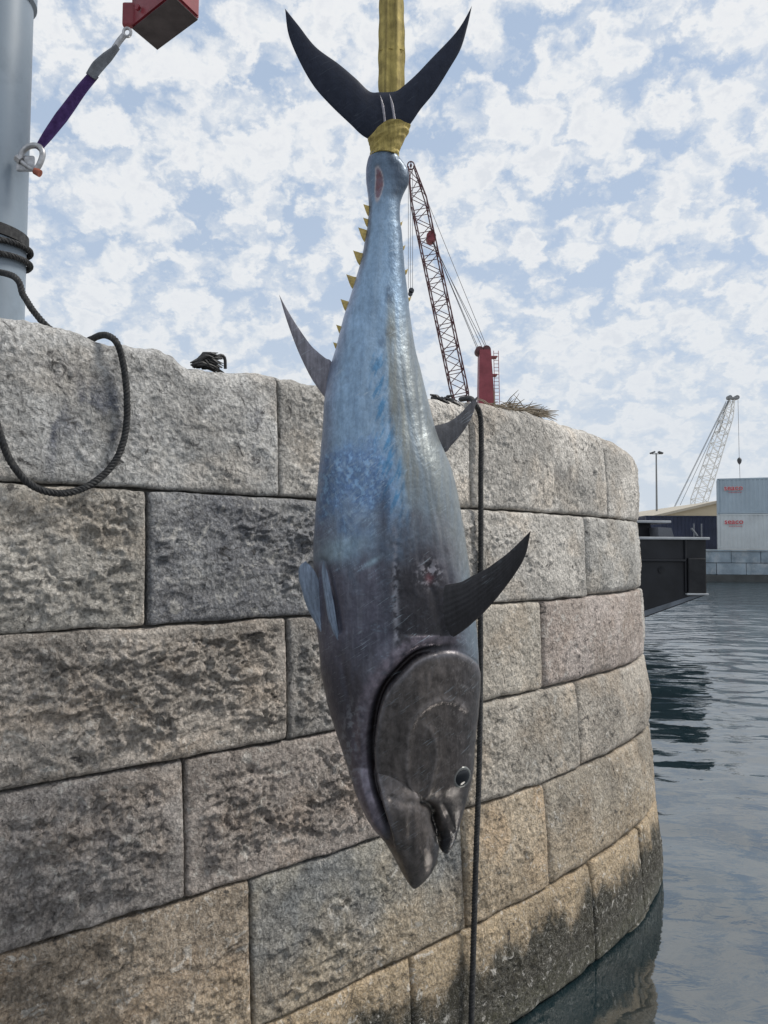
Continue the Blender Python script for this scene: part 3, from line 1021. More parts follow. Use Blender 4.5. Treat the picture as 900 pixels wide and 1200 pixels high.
# mouth cleft running in from the gape, and the maxilla plate above it
s_, a_ = poly_d([(494, 940), (503, 943), (508, 951), (507, 960), (510, 970), (513, 985)])
disp += -0.007 * np.exp(-(a_ / 4.0) ** 2) * G
s_, a_ = poly_d([(516, 946), (518, 958), (525, 972)])
disp += 0.006 * np.exp(-(a_ / 5.5) ** 2) * G
s_, a_ = poly_d([(519, 942), (526, 955), (532, 972)])
disp += -0.005 * np.exp(-(a_ / 2.5) ** 2) * G
# grooves along the flank, corselet edge, vent and the slot of the pelvic fin
for pts, dep, wd in (([(482, 360), (492, 470), (503, 560), (516, 620), (528, 683)], -0.0032, 3.0), ([(470, 420), (480, 520), (486, 600), (492, 680)], -0.0012, 3),
                     ([(462, 640), (465, 700), (466, 760)], -0.004, 4), ([(378, 658), (384, 680), (390, 705), (396, 738)], -0.012, 4.5),
                     ([(398, 770), (415, 850), (432, 920), (450, 968)], -0.005, 5),
                     ([(503, 665), (506, 690), (520, 745)], -0.006, 5)):
    s_, a_ = poly_d(pts)
    disp += dep * np.exp(-(a_ / wd) ** 2) * G
wj = 0.35 * fbm(fu / 5, fv / 7, 99, 3)
wound = np.exp(-(((fu - 443 + 1.5 * np.sin(fv / 9)) / 4.4) ** 2 + ((fv - 215) / 18) ** 2 + wj * 0.6).clip(0) ** 1.5) * G
disp += -0.007 * wound
disp += 0.0012 * fbm(fu / 30, fv / 60, 3, 3) + 0.0004 * fbm(fu / 6, fv / 6, 9, 3)
disp += 0.0010 * fbm(fu / 9, fv / 30, 13, 3) * sst(560, 640, fv) * sst(900, 760, fv)
co2 = co + nr * disp[:, None]
for _ in range(1):
    co2 = co2 + 0.35 * (laplace(co2) - co2)
setco(co2)

# skin pigment
xl = np.interp(fv, SIL[:, 0], SIL[:, 1], right=440)
xr = np.interp(fv, SIL[:, 0], SIL[:, 2], right=545)
tt = (fu - xl) / (xr - xl)


def lay(C, m, c):
    m = np.clip(m, 0, 1)[:, None]
    return C * (1 - m) + np.array(c) * m


nz = fbm(fu / 30, fv / 45, 17, 5, 0.6)
nz2 = fbm(fu / 7, fv / 9, 23, 4, 0.6)
streak = fbm(fu / 5, fv / 60, 29, 3, 0.6)
C = np.tile(np.array([0.235, 0.345, 0.475]), (nv, 1))
C = lay(C, sst(0.30, 0.42, tt + .05 * nz) * sst(0.52, 0.46, tt) * sst(560, 480, fv) * sst(230, 260, fv) * 0.35, (0.27, 0.36, 0.46))
C = lay(C, sst(280, 190, fv) * 0.85, (0.080, 0.115, 0.165))
C = lay(C, sst(0.5, 0.8, tt) * sst(235, 225, fv) * 0.8, (0.025, 0.035, 0.055))
C = lay(C, sst(0.55, 0.95, tt) * sst(420, 300, fv) * 0.75, (0.055, 0.08, 0.115))
C = lay(C, sst(0.16, 0.0, tt) * 0.5, (0.21, 0.20, 0.29))
C = lay(C, sst(0.0, 0.5, streak) * sst(240, 300, fv) * sst(560, 500, fv) * 0.25, (0.10, 0.17, 0.27))
# mottled blue saddle
mot = sst(505, 545, fv + 18 * nz) * sst(640, 590, fv + 30 * nz) * sst(0.62, 0.45, tt) * sst(-.02, .06, tt)
C = lay(C, mot * (0.75 + 0.5 * nz2), (0.075, 0.145, 0.30))
C = lay(C, mot * sst(0.10, 0.55, nz2) * 0.8, (0.26, 0.42, 0.62))
# cyan brush strokes down the middle of the flank
cy = sst(0.40, 0.5, tt) * sst(0.72, 0.6, tt) * sst(380, 440, fv) * sst(660, 580, fv)
C = lay(C, cy * sst(-0.1, 0.4, fbm((fu + fv * 0.4) / 6, (fv - fu * 0.4) / 34, 31, 3)) * 0.85, (0.07, 0.22, 0.40))
# dark blotches
for (bu, bv, ru, rv, st) in ((457, 346, 5.5, 13, .8), (458, 389, 6, 7, .95), (448, 402, 5, 6, .5), (459, 300, 5, 22, .5), (462, 480, 6, 40, .35), (452, 590, 6, 40, .6)):
    C = lay(C, st * np.exp(-(((fu - bu) / ru) ** 2 + ((fv - bv) / rv) ** 2) ** 2) * sst(-.8, -.2, nz2 + .1), (0.03, 0.065, 0.125))
# pale olive bands towards the back
b1 = sst(0.60, 0.66, tt) * sst(0.79, 0.74, tt) * sst(330, 400, fv) * sst(640, 540, fv)
C = lay(C, b1 * (0.7 + 0.4 * streak), (0.27, 0.29, 0.265))
b2 = sst(0.80, 0.84, tt) * sst(340, 420, fv) * sst(720, 640, fv)
C = lay(C, b2 * (0.85 + 0.4 * streak), (0.27, 0.305, 0.32))
C = lay(C, 0.8 * np.exp(-((tt - 0.80) / 0.018) ** 2) * sst(380, 440, fv) * sst(720, 650, fv), (0.06, 0.09, 0.11))
# the back: grey olive, not blue
C = lay(C, sst(0.56, 0.70, tt + .04 * streak) * sst(330, 420, fv) * 0.65, (0.125, 0.135, 0.135))
C = lay(C, b2 * 0.5 * sst(-.2, .4, streak), (0.20, 0.225, 0.23))
# fore body: purple grey going brown
fb = sst(575, 680, fv + 25 * nz)
C = lay(C, fb * sst(1.0, 0.84, tt) * 0.94, (0.088, 0.080, 0.105))
C = lay(C, fb * sst(0.42, 0.52, tt) * sst(.86, .74, tt) * 0.9, (0.036, 0.034, 0.042))
C = lay(C, fb * sst(0.25, 0.0, tt) * 0.4, (0.15, 0.16, 0.22))
C = lay(C, fb * sst(0.0, 0.5, streak) * 0.22, (0.22, 0.23, 0.27))
for (bu, bv, ru, rv, st) in ((400, 640, 28, 12, .6), (392, 652, 22, 8, .5), (437, 658, 6, 7, .7)):
    C = lay(C, st * np.exp(-(((fu - bu + (fv - bv) * 1.2) / ru) ** 2 + ((fv - bv) / rv) ** 2)), (0.30, 0.42, 0.50))
C = lay(C, 0.8 * np.exp(-(((fu - 503) / 13) ** 2 + ((fv - 672) / 14) ** 2)) * sst(-.1, .3, nz2), (0.42, 0.40, 0.44))
C = lay(C, 0.9 * np.exp(-(((fu - 503) / 5) ** 2 + ((fv - 676) / 6) ** 2)), (0.16, 0.06, 0.07))
C = lay(C, 0.5 * np.exp(-((fu - 466) / 5) ** 2) * sst(640, 690, fv) * sst(770, 740, fv) * sst(-.3, .3, nz2), (0.33, 0.34, 0.38))
# scratches from the deck and the net
for ang_, la, lb, msk, st, sd_ in ((R(-38), 45, 3.6, sst(480, 530, fv) * sst(680, 620, fv) * sst(.62, .4, tt), .75, 81), (R(52), 40, 3.4, sst(490, 540, fv) * sst(670, 610, fv) * sst(.6, .35, tt), .6, 83), (R(-30), 60, 4.5, sst(580, 620, fv) * sst(700, 670, fv) * sst(.65, .4, tt), .5, 85), (R(-60), 50, 3.6, sst(390, 430, fv) * sst(640, 560, fv) * sst(.36, .46, tt) * sst(.75, .6, tt), .7, 87), (R(8), 40, 3.2, sst(660, 700, fv) * sst(.2, .4, tt), .4, 89)):
    a_ = fu * math.cos(ang_) + fv * math.sin(ang_)
    b_2 = -fu * math.sin(ang_) + fv * math.cos(ang_)
    ln_ = np.exp(-(noise2(a_ / la, b_2 / lb, sd_) / 0.07) ** 2) * sst(-.15, .35, noise2(a_ / 25, b_2 / 12, sd_ + 1))
    C = lay(C, ln_ * msk * st * (o_ > 8), (0.30, 0.40, 0.50))
# dark saddle behind the pectoral fin and along the shoulder
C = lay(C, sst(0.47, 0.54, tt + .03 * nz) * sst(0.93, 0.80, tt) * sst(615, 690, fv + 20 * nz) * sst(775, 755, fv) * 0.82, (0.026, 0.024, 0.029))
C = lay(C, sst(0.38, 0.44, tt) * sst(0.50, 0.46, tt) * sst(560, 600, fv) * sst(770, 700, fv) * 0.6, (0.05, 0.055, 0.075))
C = lay(C, 0.6 * np.exp(-((fu - 464 - (fv - 700) * .02) / 3.0) ** 2) * sst(600, 640, fv) * sst(772, 745, fv) * sst(-.4, .2, nz2), (0.30, 0.30, 0.34))
C = lay(C, 0.85 * np.exp(-(((fu - 503) / 12) ** 2 + ((fv - 674) / 12) ** 2)) * sst(.0, .35, nz2), (0.42, 0.40, 0.44))
C = lay(C, 0.9 * np.exp(-(((fu - 504) / 4) ** 2 + ((fv - 678) / 5) ** 2)), (0.13, 0.05, 0.06))
# belly below the gills, gill slit, pink lip
C = lay(C, sst(745, 800, fv) * (o_ > 0) * 0.75, (0.062, 0.060, 0.074))
C = lay(C, np.where(rangeok, sst(7, 10, o_) * sst(30, 18, o_), 0) * endfade * 0.75 * sst(545, 510, fu) * (0.7 + .5 * nz2), (0.26, 0.22, 0.26))
C = lay(C, np.where(rangeok, sst(-1, 1.5, o_) * sst(2.5 + 6 * sw, 1.5 + 4.5 * sw, o_), 0) * endfade * (.25 + .75 * sw), (0.022, 0.016, 0.017))
C = lay(C, 0.7 * np.exp(-((o_ - 26) / 14) ** 2) * sst(800, 840, fv) * sst(960, 900, fv) * sst(0, .4, nz2), (0.22, 0.24, 0.28))
# head
hd = np.where(inside_, sst(0, -2, o_), 0) + sst(975, 990, fv)
C = lay(C, hd, (0.098, 0.085, 0.080))
C = lay(C, hd * sst(-.1, .6, nz) * 0.6, (0.125, 0.108, 0.100))
C = lay(C, hd * sst(508, 548, fu) * 0.6, (0.028, 0.028, 0.034))
C = lay(C, np.where(inside_, np.exp(-((o_ + 4) / 3.5) ** 2), 0) * 0.6 * endfade, (0.15, 0.145, 0.16))
C = lay(C, hd * sst(0.25, 0.7, fbm(fu / 5, fv / 22, 37, 3)) * 0.35, (0.13, 0.12, 0.12))
C = lay(C, sst(960, 985, fv) * sst(500, 512, fu) * 0.8, (0.012, 0.013, 0.018))
for pts, wd, st in (([(486, 938), (479, 910), (477, 889), (480, 855), (492, 833), (514, 821), (532, 822), (546, 832)], 1.8, .38), ([(500, 935), (508, 905), (512, 880), (506, 858), (496, 848)], 1.6, .35), ([(458, 935), (470, 940), (487, 941)], 1.6, .35), ([(479, 945), (480, 985)], 1.8, .3)):
    s_, a_ = poly_d(pts)
    C = lay(C, st * np.exp(-(a_ / wd) ** 2) * sst(-.5, .3, nz2 + .2), (0.24, 0.22, 0.215))
s_, a_ = poly_d([(494, 940), (503, 943), (508, 951), (507, 960), (510, 970), (513, 985)])
C = lay(C, np.exp(-(a_ / 2.6) ** 2), (0.008, 0.008, 0.009))
C = lay(C, sst(.32, .5, wound) * (0.8 + .2 * np.clip(nz2, -1, 1)), (0.17, 0.075, 0.085))
C = lay(C, np.exp(-((wound - .3) / .12) ** 2) * 0.8, (0.42, 0.36, 0.36))
hn = fbm(fu / 9 + 3, fv / 14, 91, 5, 0.65)
C = C * (1 + (0.38 * hn) * np.clip(hd, 0, 1))[:, None]
for ang_, la, lb, sd_ in ((R(70), 22, 3.0, 93), (R(20), 30, 3.2, 95), (R(-50), 26, 3.0, 97)):
    a_ = fu * math.cos(ang_) + fv * math.sin(ang_)
    b_2 = -fu * math.sin(ang_) + fv * math.cos(ang_)
    ln_ = np.exp(-(noise2(a_ / la, b_2 / lb, sd_) / 0.05) ** 2) * sst(.1, .5, noise2(a_ / 30, b_2 / 16, sd_ + 1))
    C = lay(C, ln_ * np.clip(hd, 0, 1) * 0.5, (0.20, 0.185, 0.18))
for pts, wd, st in (([(486, 938), (479, 910), (477, 889), (480, 855), (492, 833), (514, 821), (532, 822), (546, 832)], 1.7, .5), ([(500, 935), (508, 905), (512, 880), (506, 858), (496, 848)], 1.5, .35), ([(455, 880), (458, 910), (457, 932)], 1.6, .3), ([(465, 800), (458, 830), (455, 860)], 1.5, .25)):
    s_, a_ = poly_d(pts)
    C = lay(C, st * np.exp(-(a_ / wd) ** 2) * sst(-.5, .3, nz2 + .2), (0.23, 0.205, 0.20))
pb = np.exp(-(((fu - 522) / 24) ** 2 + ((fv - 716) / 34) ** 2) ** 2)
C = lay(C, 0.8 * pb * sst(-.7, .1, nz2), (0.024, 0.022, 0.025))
C = lay(C, 0.7 * sst(0.18, 0.06, tt) * sst(225, 240, fv) * sst(330, 290, fv), (0.05, 0.06, 0.08))
C = np.clip(C * (1 + 0.12 * nz)[:, None], 0.004, 0.8)
at_ = bme.color_attributes.new('tint', 'FLOAT_COLOR', 'POINT')
cc = np.ones((nv, 4), np.float32)
cc[:, :3] = C
at_.data.foreach_set('color', cc.ravel())
bme.name = 'body'
bme.materials.clear()
bme.shade_smooth()
put('body', bme, M['skin'], fish)

# fins
lm = MB()
tail = []
lens_fin('tail_fin', [(456, 108), (445, 108), (433, 107), (417, 92), (397, 75), (370, 55), (350, 30), (334, 10)], [(456, 172), (428, 161), (410, 145), (387, 123), (367, 100), (350, 70), (338, 40), (334, 10)], FY, FY - 0.02, 0.030, 0.003, M['fin'], fish, 60, 22, 9)
lens_fin('tail_fin', [(454, 108), (463, 107), (470, 103), (487, 88), (507, 67), (530, 43), (542, 27), (553, 7)], [(454, 172), (470, 158), (482, 144), (493, 128), (510, 107), (527, 80), (540, 57), (548, 30), (553, 7)], FY, FY - 0.01, 0.030, 0.003, M['fin'], fish, 60, 22, 9)
M['sidefin'] = fish_mat('dark_brown_fin_skin', False, (0.021, 0.020, 0.023), 0.0, 0.5, 0.05, 0.5, lc=0.3, spec=0.35)
lens_fin('pectoral_fin', [(494, 693), (510, 690), (525, 685), (540, 682), (555, 674), (569, 667), (582, 658), (594, 649), (608, 636), (622, 622)], [(508, 752), (522, 750), (534, 745), (547, 736), (556, 728), (565, 720), (583, 700), (604, 672), (616, 650), (622, 622)], FY - .165, FY - .24, 0.030, 0.004, M['sidefin'], fish, 60, 40, 9, ray_h=0.0012)
lens_fin('anal_fin', [(392, 430), (387, 422), (382, 420), (372, 412), (363, 403), (347, 380), (335, 360), (327, 345)], [(388, 470), (382, 467), (372, 454), (363, 440), (350, 413), (340, 387), (333, 366), (327, 345)], FY, FY - 0.03, 0.022, 0.003, M['greyfin'], fish, 50, 18, 7)
lens_fin('dorsal_fin', [(500, 500), (513, 498), (524, 495), (533, 490), (543, 481), (550, 473), (560, 464)], [(512, 528), (522, 530), (529, 522), (537, 513), (546, 501), (554, 486), (560, 464)], FY + .03, FY + .05, 0.02, 0.003, M['darkgreyfin'], fish, 40, 16, 6)
lens_fin('pelvic_fin', [(391, 758), (386, 730), (381, 705), (376, 688), (371, 674), (365, 664), (359, 659)], [(389, 760), (374, 738), (360, 712), (354, 692), (350, 676), (351, 664), (359, 657)], FY - .09, FY - .105, 0.022, 0.006, M['palefin'], fish, 40, 22, 5, ray_h=0.003)
lens_fin('pelvic_fin', [(401, 758), (396, 735), (392, 710), (388, 690), (384, 672), (379, 657)], [(400, 760), (387, 733), (382, 710), (379, 690), (377, 670), (379, 657)], FY - .158, FY - .158, 0.016, 0.004, M['palefin'], fish, 36, 18, 4, ray_h=0.003)
lens_fin('caudal_keel', [(450, 150), (449, 138), (447, 124), (445, 110)], [(453, 150), (452, 138), (450, 124), (445, 110)], FY - .016, FY - .012, 0.008, 0.002, M['greyfin'], fish, 16, 8)
lens_fin('caudal_keel', [(461, 146), (460, 134), (458, 122), (456, 109)], [(465, 145), (463, 134), (461, 122), (456, 109)], FY - .016, FY - .012, 0.008, 0.002, M['greyfin'], fish, 16, 8)
for (u, v, s_) in ((434.5, 246, 1.35), (432, 260, 1.0), (429.5, 274, 1.5), (423.5, 301, 1.5), (415.5, 329, 1.5), (407.5, 357, 1.3), (401, 386, 1.1), (395.5, 405, .8)):
    lens_fin('finlet', [(u + 7, v - 4 * s_), (u + 1, v - 3 * s_), (u - 3 * s_, v - 4.0 * s_), (u - 6.5 * s_, v - 5 * s_)], [(u + 7, v + 13 * s_), (u + 1 * s_, v + 9 * s_), (u - 3 * s_, v + 4.5 * s_), (u - 6.5 * s_, v - 5 * s_)], FY, FY - .012, 0.018, 0.003, M['finlet'], fish, 10, 8)
for (u, v, s_) in ((470, 262, .5), (473, 290, .55), (476, 318, .6), (480, 350, .5)):
    lens_fin('finlet', [(u - 5, v - 3 * s_), (u, v - 3 * s_), (u + 4 * s_, v - 6 * s_)], [(u - 5, v + 10 * s_), (u, v + 6 * s_), (u + 4 * s_, v - 6 * s_)], FY + .06, FY + .06, 0.010, 0.002, M['finlet'], fish, 8, 6)
# eye, set into the flank
nr2 = normals()
fu2, fv2 = proj_u(co2[:, 0], co2[:, 1], co2[:, 2])
k = int(np.argmin((fu2 - 541) ** 2 + (fv2 - 911) ** 2 + 1e5 * (nr2[:, 1] > 0)))
near = (np.linalg.norm(co2 - co2[k], axis=1) < 0.03)
en = nr2[near].mean(0)
en = en + np.array([0, -0.35, 0])
en /= np.linalg.norm(en)
ec = co2[k]
e1 = np.cross(en, [0, 0, 1.0])
e1 /= np.linalg.norm(e1)
e2 = np.cross(en, e1)


def dome(rad, prof, n=28):
    V, F = [], []
    for (r_, h_) in prof:
        for q in range(n):
            a = 2 * math.pi * q / n
            V.append(ec + rad * (r_ * (math.cos(a) * e1 + math.sin(a) * e2) + h_ * en))
    m_ = len(prof)
    for i in range(m_ - 1):
        for q in range(n):
            F.append((i * n + q, i * n + (q + 1) % n, (i + 1) * n + (q + 1) % n, (i + 1) * n + q))
    F.append(tuple((m_ - 1) * n + q for q in range(n)))
    return MB().add(V, F)


eye = dome(0.031, [(1.12, -.35), (1.08, .02), (1.0, .10), (.88, .13), (.76, .08), (.72, -.05), (.5, -.1)]).build('eye', M['eyering'], fish, True)
dome(0.031, [(.90, -.1), (.87, .09), (.70, .19), (.48, .26), (.24, .30), (.02, .31)]).build('pupil', M['eye'], eye, True)

# ------------------------------------------------------------------ yellow lifting sling
sling = empty('lifting_sling', tuple(at(452, 184, FY)), 'yellow webbing sling knotted round the tail of the hanging fish', 'sling')
V, F = [], []
nth, nv_ = 90, 30
for i in range(nv_):
    f = i / (nv_ - 1)
    for q in range(nth):
        th = 2 * math.pi * q / nth
        c_, s_ = math.cos(th), math.sin(th)
        side = (c_ + 1) / 2
        vt = 163 - 17 * side + 2.5 * math.sin(3 * th)
        vb = 185 - 2 * side + 1.5 * math.sin(2 * th + 1)
        v = vt + (vb - vt) * f
        hw = np.interp(v, [143, 152, 162, 170, 178, 186], [27.5, 25.5, 23, 19.5, 17.2, 17.0])
        cu = np.interp(v, [145, 165, 185], [455.5, 452.5, 450])
        wr = 0.45 * math.sin(v * 0.75 + 3.2 * c_ + 1.6 * math.sin(2 * th)) + 1.5 * float(noise2(v / 5 + c_ * 2.4, s_ * 1.2 + c_ * 1.5, 71)) + 0.5 * float(noise2(v / 2.2 + c_ * 4, s_ * 2 + c_, 72))
        p = at(cu, v, FY)
        sc = FY / FOC
        V.append(p + np.array([(hw + wr) * sc * c_, -(hw * 0.82 + wr) * sc * s_, 0]))
for i in range(nv_ - 1):
    for q in range(nth):
        F.append((i * nth + q, i * nth + (q + 1) % nth, (i + 1) * nth + (q + 1) % nth, (i + 1) * nth + q))
V2 = np.array(V)
cen = V2.reshape(nv_, nth, 3).mean(1, keepdims=True)
inn = (cen + (V2.reshape(nv_, nth, 3) - cen) * 0.86).reshape(-1, 3)
b0 = len(V)
F += [tuple(b0 + i for i in f_[::-1]) for f_ in F]
for i in (0, nv_ - 1):
    for q in range(nth):
        a, b = i * nth + q, i * nth + (q + 1) % nth
        F.append((a, b, b0 + b, b0 + a) if i else (b, a, b0 + a, b0 + b))
MB().add(np.vstack([V2, inn]), F).build('wrap', M['yellow'], sling, True)
# the long leg of the sling, folded lengthways
V, F = [], []
vs = np.linspace(128, -420, 120)
nc = 31
for side in (-1, 1):
    for i, v in enumerate(vs):
        hw = float(np.interp(v, [-420, 0, 60, 105, 128], [14.2, 14.3, 15.8, 15.2, 11])) + 0.35 * math.sin(v * .21)
        for j in range(nc):
            c_ = 2 * j / (nc - 1) - 1
            pl = 0.004 * math.cos(c_ * 7.5 + 0.4 * math.sin(v / 40)) - 0.010 * (1 - c_ * c_)
            p = at(458.6 + c_ * hw + 0.4 * math.sin(v / 33), v, FY + 0.045)
            V.append(p + np.array([0, pl + side * 0.004 * (1 - c_ ** 8) + 0.0009 * math.sin(v * 0.9), 0]))
n = len(vs) * nc
for i in range(len(vs) - 1):
    for j in range(nc - 1):
        a, b, c, d = i * nc + j, i * nc + j + 1, (i + 1) * nc + j + 1, (i + 1) * nc + j
        F.append((a, b, c, d))
        F.append((n + d, n + c, n + b, n + a))
    for j in (0, nc - 1):
        a, d = i * nc + j, (i + 1) * nc + j
        F.append((a, d, n + d, n + a))
MB().add(V, F).build('strap', M['yellow'], sling, True)
# stitched seam across the strap
mb = MB()
mb.tube([at(458.6 + q, 59.5 + 0.3 * math.sin(q), FY + 0.045) + np.array([0, -0.0125 + 0.010 * (q / 16) ** 2, 0]) for q in np.linspace(-14.5, 14.5, 24)], 0.0016, 6)
mb.build('seam', M['yellow'], sling)
# ------------------------------------------------------------------ grey post behind the wall, with its lug, sling and red hoist
pc = at(-8, 200, 3.05)
PX, PY, PR = pc[0], pc[1], 0.132
post = empty('mooring_post', (PX, PY, 2.99), 'grey painted steel post behind the wall with black rope wound round it', 'post')
n = 48


def lathe(name, prof, cx, cy, mat, parent, n=48):
    V, F = [], []
    for r_, z_ in prof:
        for q in range(n):
            a = 2 * math.pi * q / n
            V.append((cx + r_ * math.cos(a), cy + r_ * math.sin(a), z_))
    for i in range(len(prof) - 1):
        for q in range(n):
            F.append((i * n + q, i * n + (q + 1) % n, (i + 1) * n + (q + 1) % n, (i + 1) * n + q))
    F.append(tuple(range(n - 1, -1, -1)))
    F.append(tuple((len(prof) - 1) * n + q for q in range(n)))
    return MB().add(V, F).build(name, mat, parent, True)


ztopP = at(20, 0, PY)[2]
lathe('shaft', [(PR * 1.5, 2.99), (PR * 1.5, 3.02), (PR, 3.03), (PR, ztopP + 0.0), (PR * 0.995, 7.2)], PX, PY, M['pole'], post)
lathe('collar', [(PR * 1.02, ztopP - .012), (PR * 1.10, ztopP - .004), (PR * 1.10, ztopP + .25), (PR * 1.02, ztopP + .26)], PX, PY, M['pole'], post)
# lug welded to the post
lug = at(27, 192, PY - 0.07)
A = at(36, 192, PY - 0.09)
MB().box((lug + A) / 2 + np.array([-.005, 0, 0]), (0.07, 0.016, 0.062), bev=0.006).build('lug', M['steel'], post)
# shackle
D = PY - 0.09
shackle = empty('shackle', tuple(at(38, 200, D)), 'galvanised bow shackle with red pin on the side of the grey post', 'shackle')
bow = cat([at(24, 186, D), at(27, 177, D), at(36, 171, D), at(46, 172, D), at(50, 180, D), at(47, 191, D), at(41, 201, D)], 50)
MB().tube(bow, 0.0115, 10).build('bow', M['steel'], shackle, True)
pin = MB().tube([at(22, 187, D), at(32, 195, D), at(44, 202, D)], 0.009, 10)
pin.tube([at(19.5, 185, D), at(25, 189, D)], 0.016, 6)
pin = pin.build('pin', M['steel'], shackle, True)
MB().tube([at(41, 200, D), at(47, 203.5, D)], 0.0145, 12).build('nut', M['rust'], pin, True)
# purple webbing sling with grey sleeve
ps = empty('webbing_sling', tuple(at(44, 178, D)), 'purple webbing sling stretched from the post shackle up to the red hoist', 'sling')


def ribbon(name, pts, wd, mat, parent, th=0.006, twist=0.0):
    P = cat(np.array([at(u, v, y) for u, v, y in pts]), 50)
    W_ = np.interp(np.linspace(0, 1, 50), np.linspace(0, 1, len(wd)), wd)
    t = np.gradient(P, axis=0)
    t /= np.linalg.norm(t, axis=1)[:, None]
    V, F = [], []
    k = 9
    for i in range(50):
        a = np.cross(t[i], [0, 1.0, 0])
        a /= np.linalg.norm(a)
        b = np.cross(a, t[i])
        for sd_ in (-1, 1):
            for j in range(k):
                c_ = 2 * j / (k - 1) - 1
                bow_ = 0.006 * math.cos(c_ * 3 + i * 0.05 + twist)
                V.append(P[i] + a * c_ * W_[i] / 2 + b * (sd_ * th / 2 * (1 - c_ ** 6 * .8) + bow_))
    r = 2 * k
    for i in range(49):
        for j in range(k - 1):
            F.append((i * r + j, i * r + j + 1, (i + 1) * r + j + 1, (i + 1) * r + j))
            F.append((i * r + k + j, (i + 1) * r + k + j, (i + 1) * r + k + j + 1, i * r + k + j + 1))
        for j in (0, k - 1):
            F.append((i * r + j, (i + 1) * r + j, (i + 1) * r + k + j, i * r + k + j))
    for i in (0, 49):
        F.append(tuple(i * r + j for j in range(k)) + tuple(i * r + k + j for j in range(k - 1, -1, -1)))
    return MB().add(V, F).build(name, mat, parent, True)


ribbon('webbing', [(45, 176, D), (60, 155, D), (80, 127, D), (95, 105, D), (110, 86, D)], [.030, .045, .055, .050, .046, .044], M['purple'], ps)
ribbon('sleeve', [(107, 90, D - .01), (115, 77, D - .01), (125, 66, D - .01), (137, 54, D - .01)], [.046, .052, .046, .026], M['greyweb'], ps, 0.012, 1.0)
# wire eye and swivel ring between the sling and the hoist
mb = MB().tube(cat([at(134, 57, D), at(140, 48, D), at(145, 42, D)], 12), 0.012, 10)
mb.tube([at(149 + 4.4 * math.cos(a), 38 + 4.8 * math.sin(a), D) for a in np.linspace(0, 2 * math.pi, 20)[:-1]], 0.006, 8, closed=True)
mb.build('swivel_ring', M['steel'], ps, True)
# red hoist: box seen from beneath
z0 = at(184, 59, 3.30)[2]


def on_plane(u, v, z):
    d = at(u, v, 1.0) - np.array([0, 0, EYE])
    return d * ((z - EYE) / d[2]) + np.array([0, 0, EYE])


cA, cB, cC = on_plane(153, 33, z0), on_plane(184, 59, z0), on_plane(234, 22, z0)
e_x = (cC - cB)
e_y = (cA - cB)
cD = cB + e_x + e_y
hoist = empty('chain_hoist', tuple((cA + cC) / 2), 'red steel hoist box with dark underside hanging above the wall', 'hoist')
bm = bmesh.new()
vs_ = [bm.verts.new(Vector(p)) for p in (cA, cB, cC, cD)] + [bm.verts.new(Vector(p + np.array([0, 0, .30]))) for p in (cA, cB, cC, cD)]
for f_ in ((0, 1, 2, 3), (7, 6, 5, 4), (0, 4, 5, 1), (1, 5, 6, 2), (2, 6, 7, 3), (3, 7, 4, 0)):
    bm.faces.new([vs_[i] for i in f_])
bmesh.ops.recalc_face_normals(bm, faces=bm.faces)
bmesh.ops.bevel(bm, geom=bm.edges[:], offset=0.008, segments=2, affect='EDGES')
me = bpy.data.meshes.new('housing')
bm.to_mesh(me)
bm.free()
put('housing', me, M['red'], hoist)
cen = (cA + cB + cC + cD) / 4
mb = MB()
mb.prism([cen + (p - cen) * 0.95 - np.array([0, 0, 0.004]) for p in (cA, cB, cC, cD)], (0, 0, 0.003))
mb.build('underside', M['underside'], hoist)
for f_ in (0.22, .8):
    mb = MB()
    p = cA * (1 - f_) + cD * f_ + np.array([0, 0, .05]) + (cA - cB) / np.linalg.norm(cA - cB) * 0.006
    mb.tube([p, p + (cA - cB) / np.linalg.norm(cA - cB) * 0.012], 0.012, 6)
    mb.build('bolt', M['red'], hoist)
mb = MB().box(cA + np.array([-0.008, 0, 0.055]), (0.05, 0.03, 0.10), bev=0.008)
mb.build('bracket', M['red'], hoist)
MB().tube([cen + np.array([0, 0, .28]), cen + np.array([-.4, .1, 2.2])], 0.012, 8).build('chain', M['steel'], hoist)
# boom that carries hoist and post, out of the picture
# ------------------------------------------------------------------ ropes
rope = empty('mooring_rope', tuple(on_wall(90, 570, .03)), 'thick black mooring rope looping down over the wall top and wound round the post', 'rope')
path = []
zc = 3.05
a_ = np.linspace(0.2, 2 * math.pi * 2.15, 60)
zz0 = at(20, 283, PY)[2]
zz1 = at(20, 316, PY)[2]
for i, a in enumerate(a_):
    path.append((PX + (PR + .015) * math.cos(a + 2.6), PY - (PR + .015) * math.sin(a + 2.6), zz0 + (zz1 - zz0) * i / 59))
tailp = [at(12, 322, PY - .17), at(28, 347, PY - .2), at(42, 368, PY - .22), at(62, 388, PY - .20)]
crest_pts = [on_wall(92, 402, -.32), on_wall(108, 397, -.2), on_wall(118, 393, -.07), on_wall(128, 394, .01)]
down = [on_wall(u, v, .045) for u, v in ((137, 402), (144, 424), (148.5, 460), (148, 500), (139, 533), (122, 556), (96, 573), (66, 578), (36, 568), (14, 543), (2, 515), (-8, 480), (-18, 430), (-24, 395))]
end = [on_wall(-30, 372, .0), on_wall(-40, 366, -.2), on_wall(-40, 366, -.5)]
full = cat(np.vstack([np.array(path)[::3], tailp, crest_pts, down, end]), 900)
rope_mesh(full, 0.0125, 0.040, 'strand', M['rope'], rope)
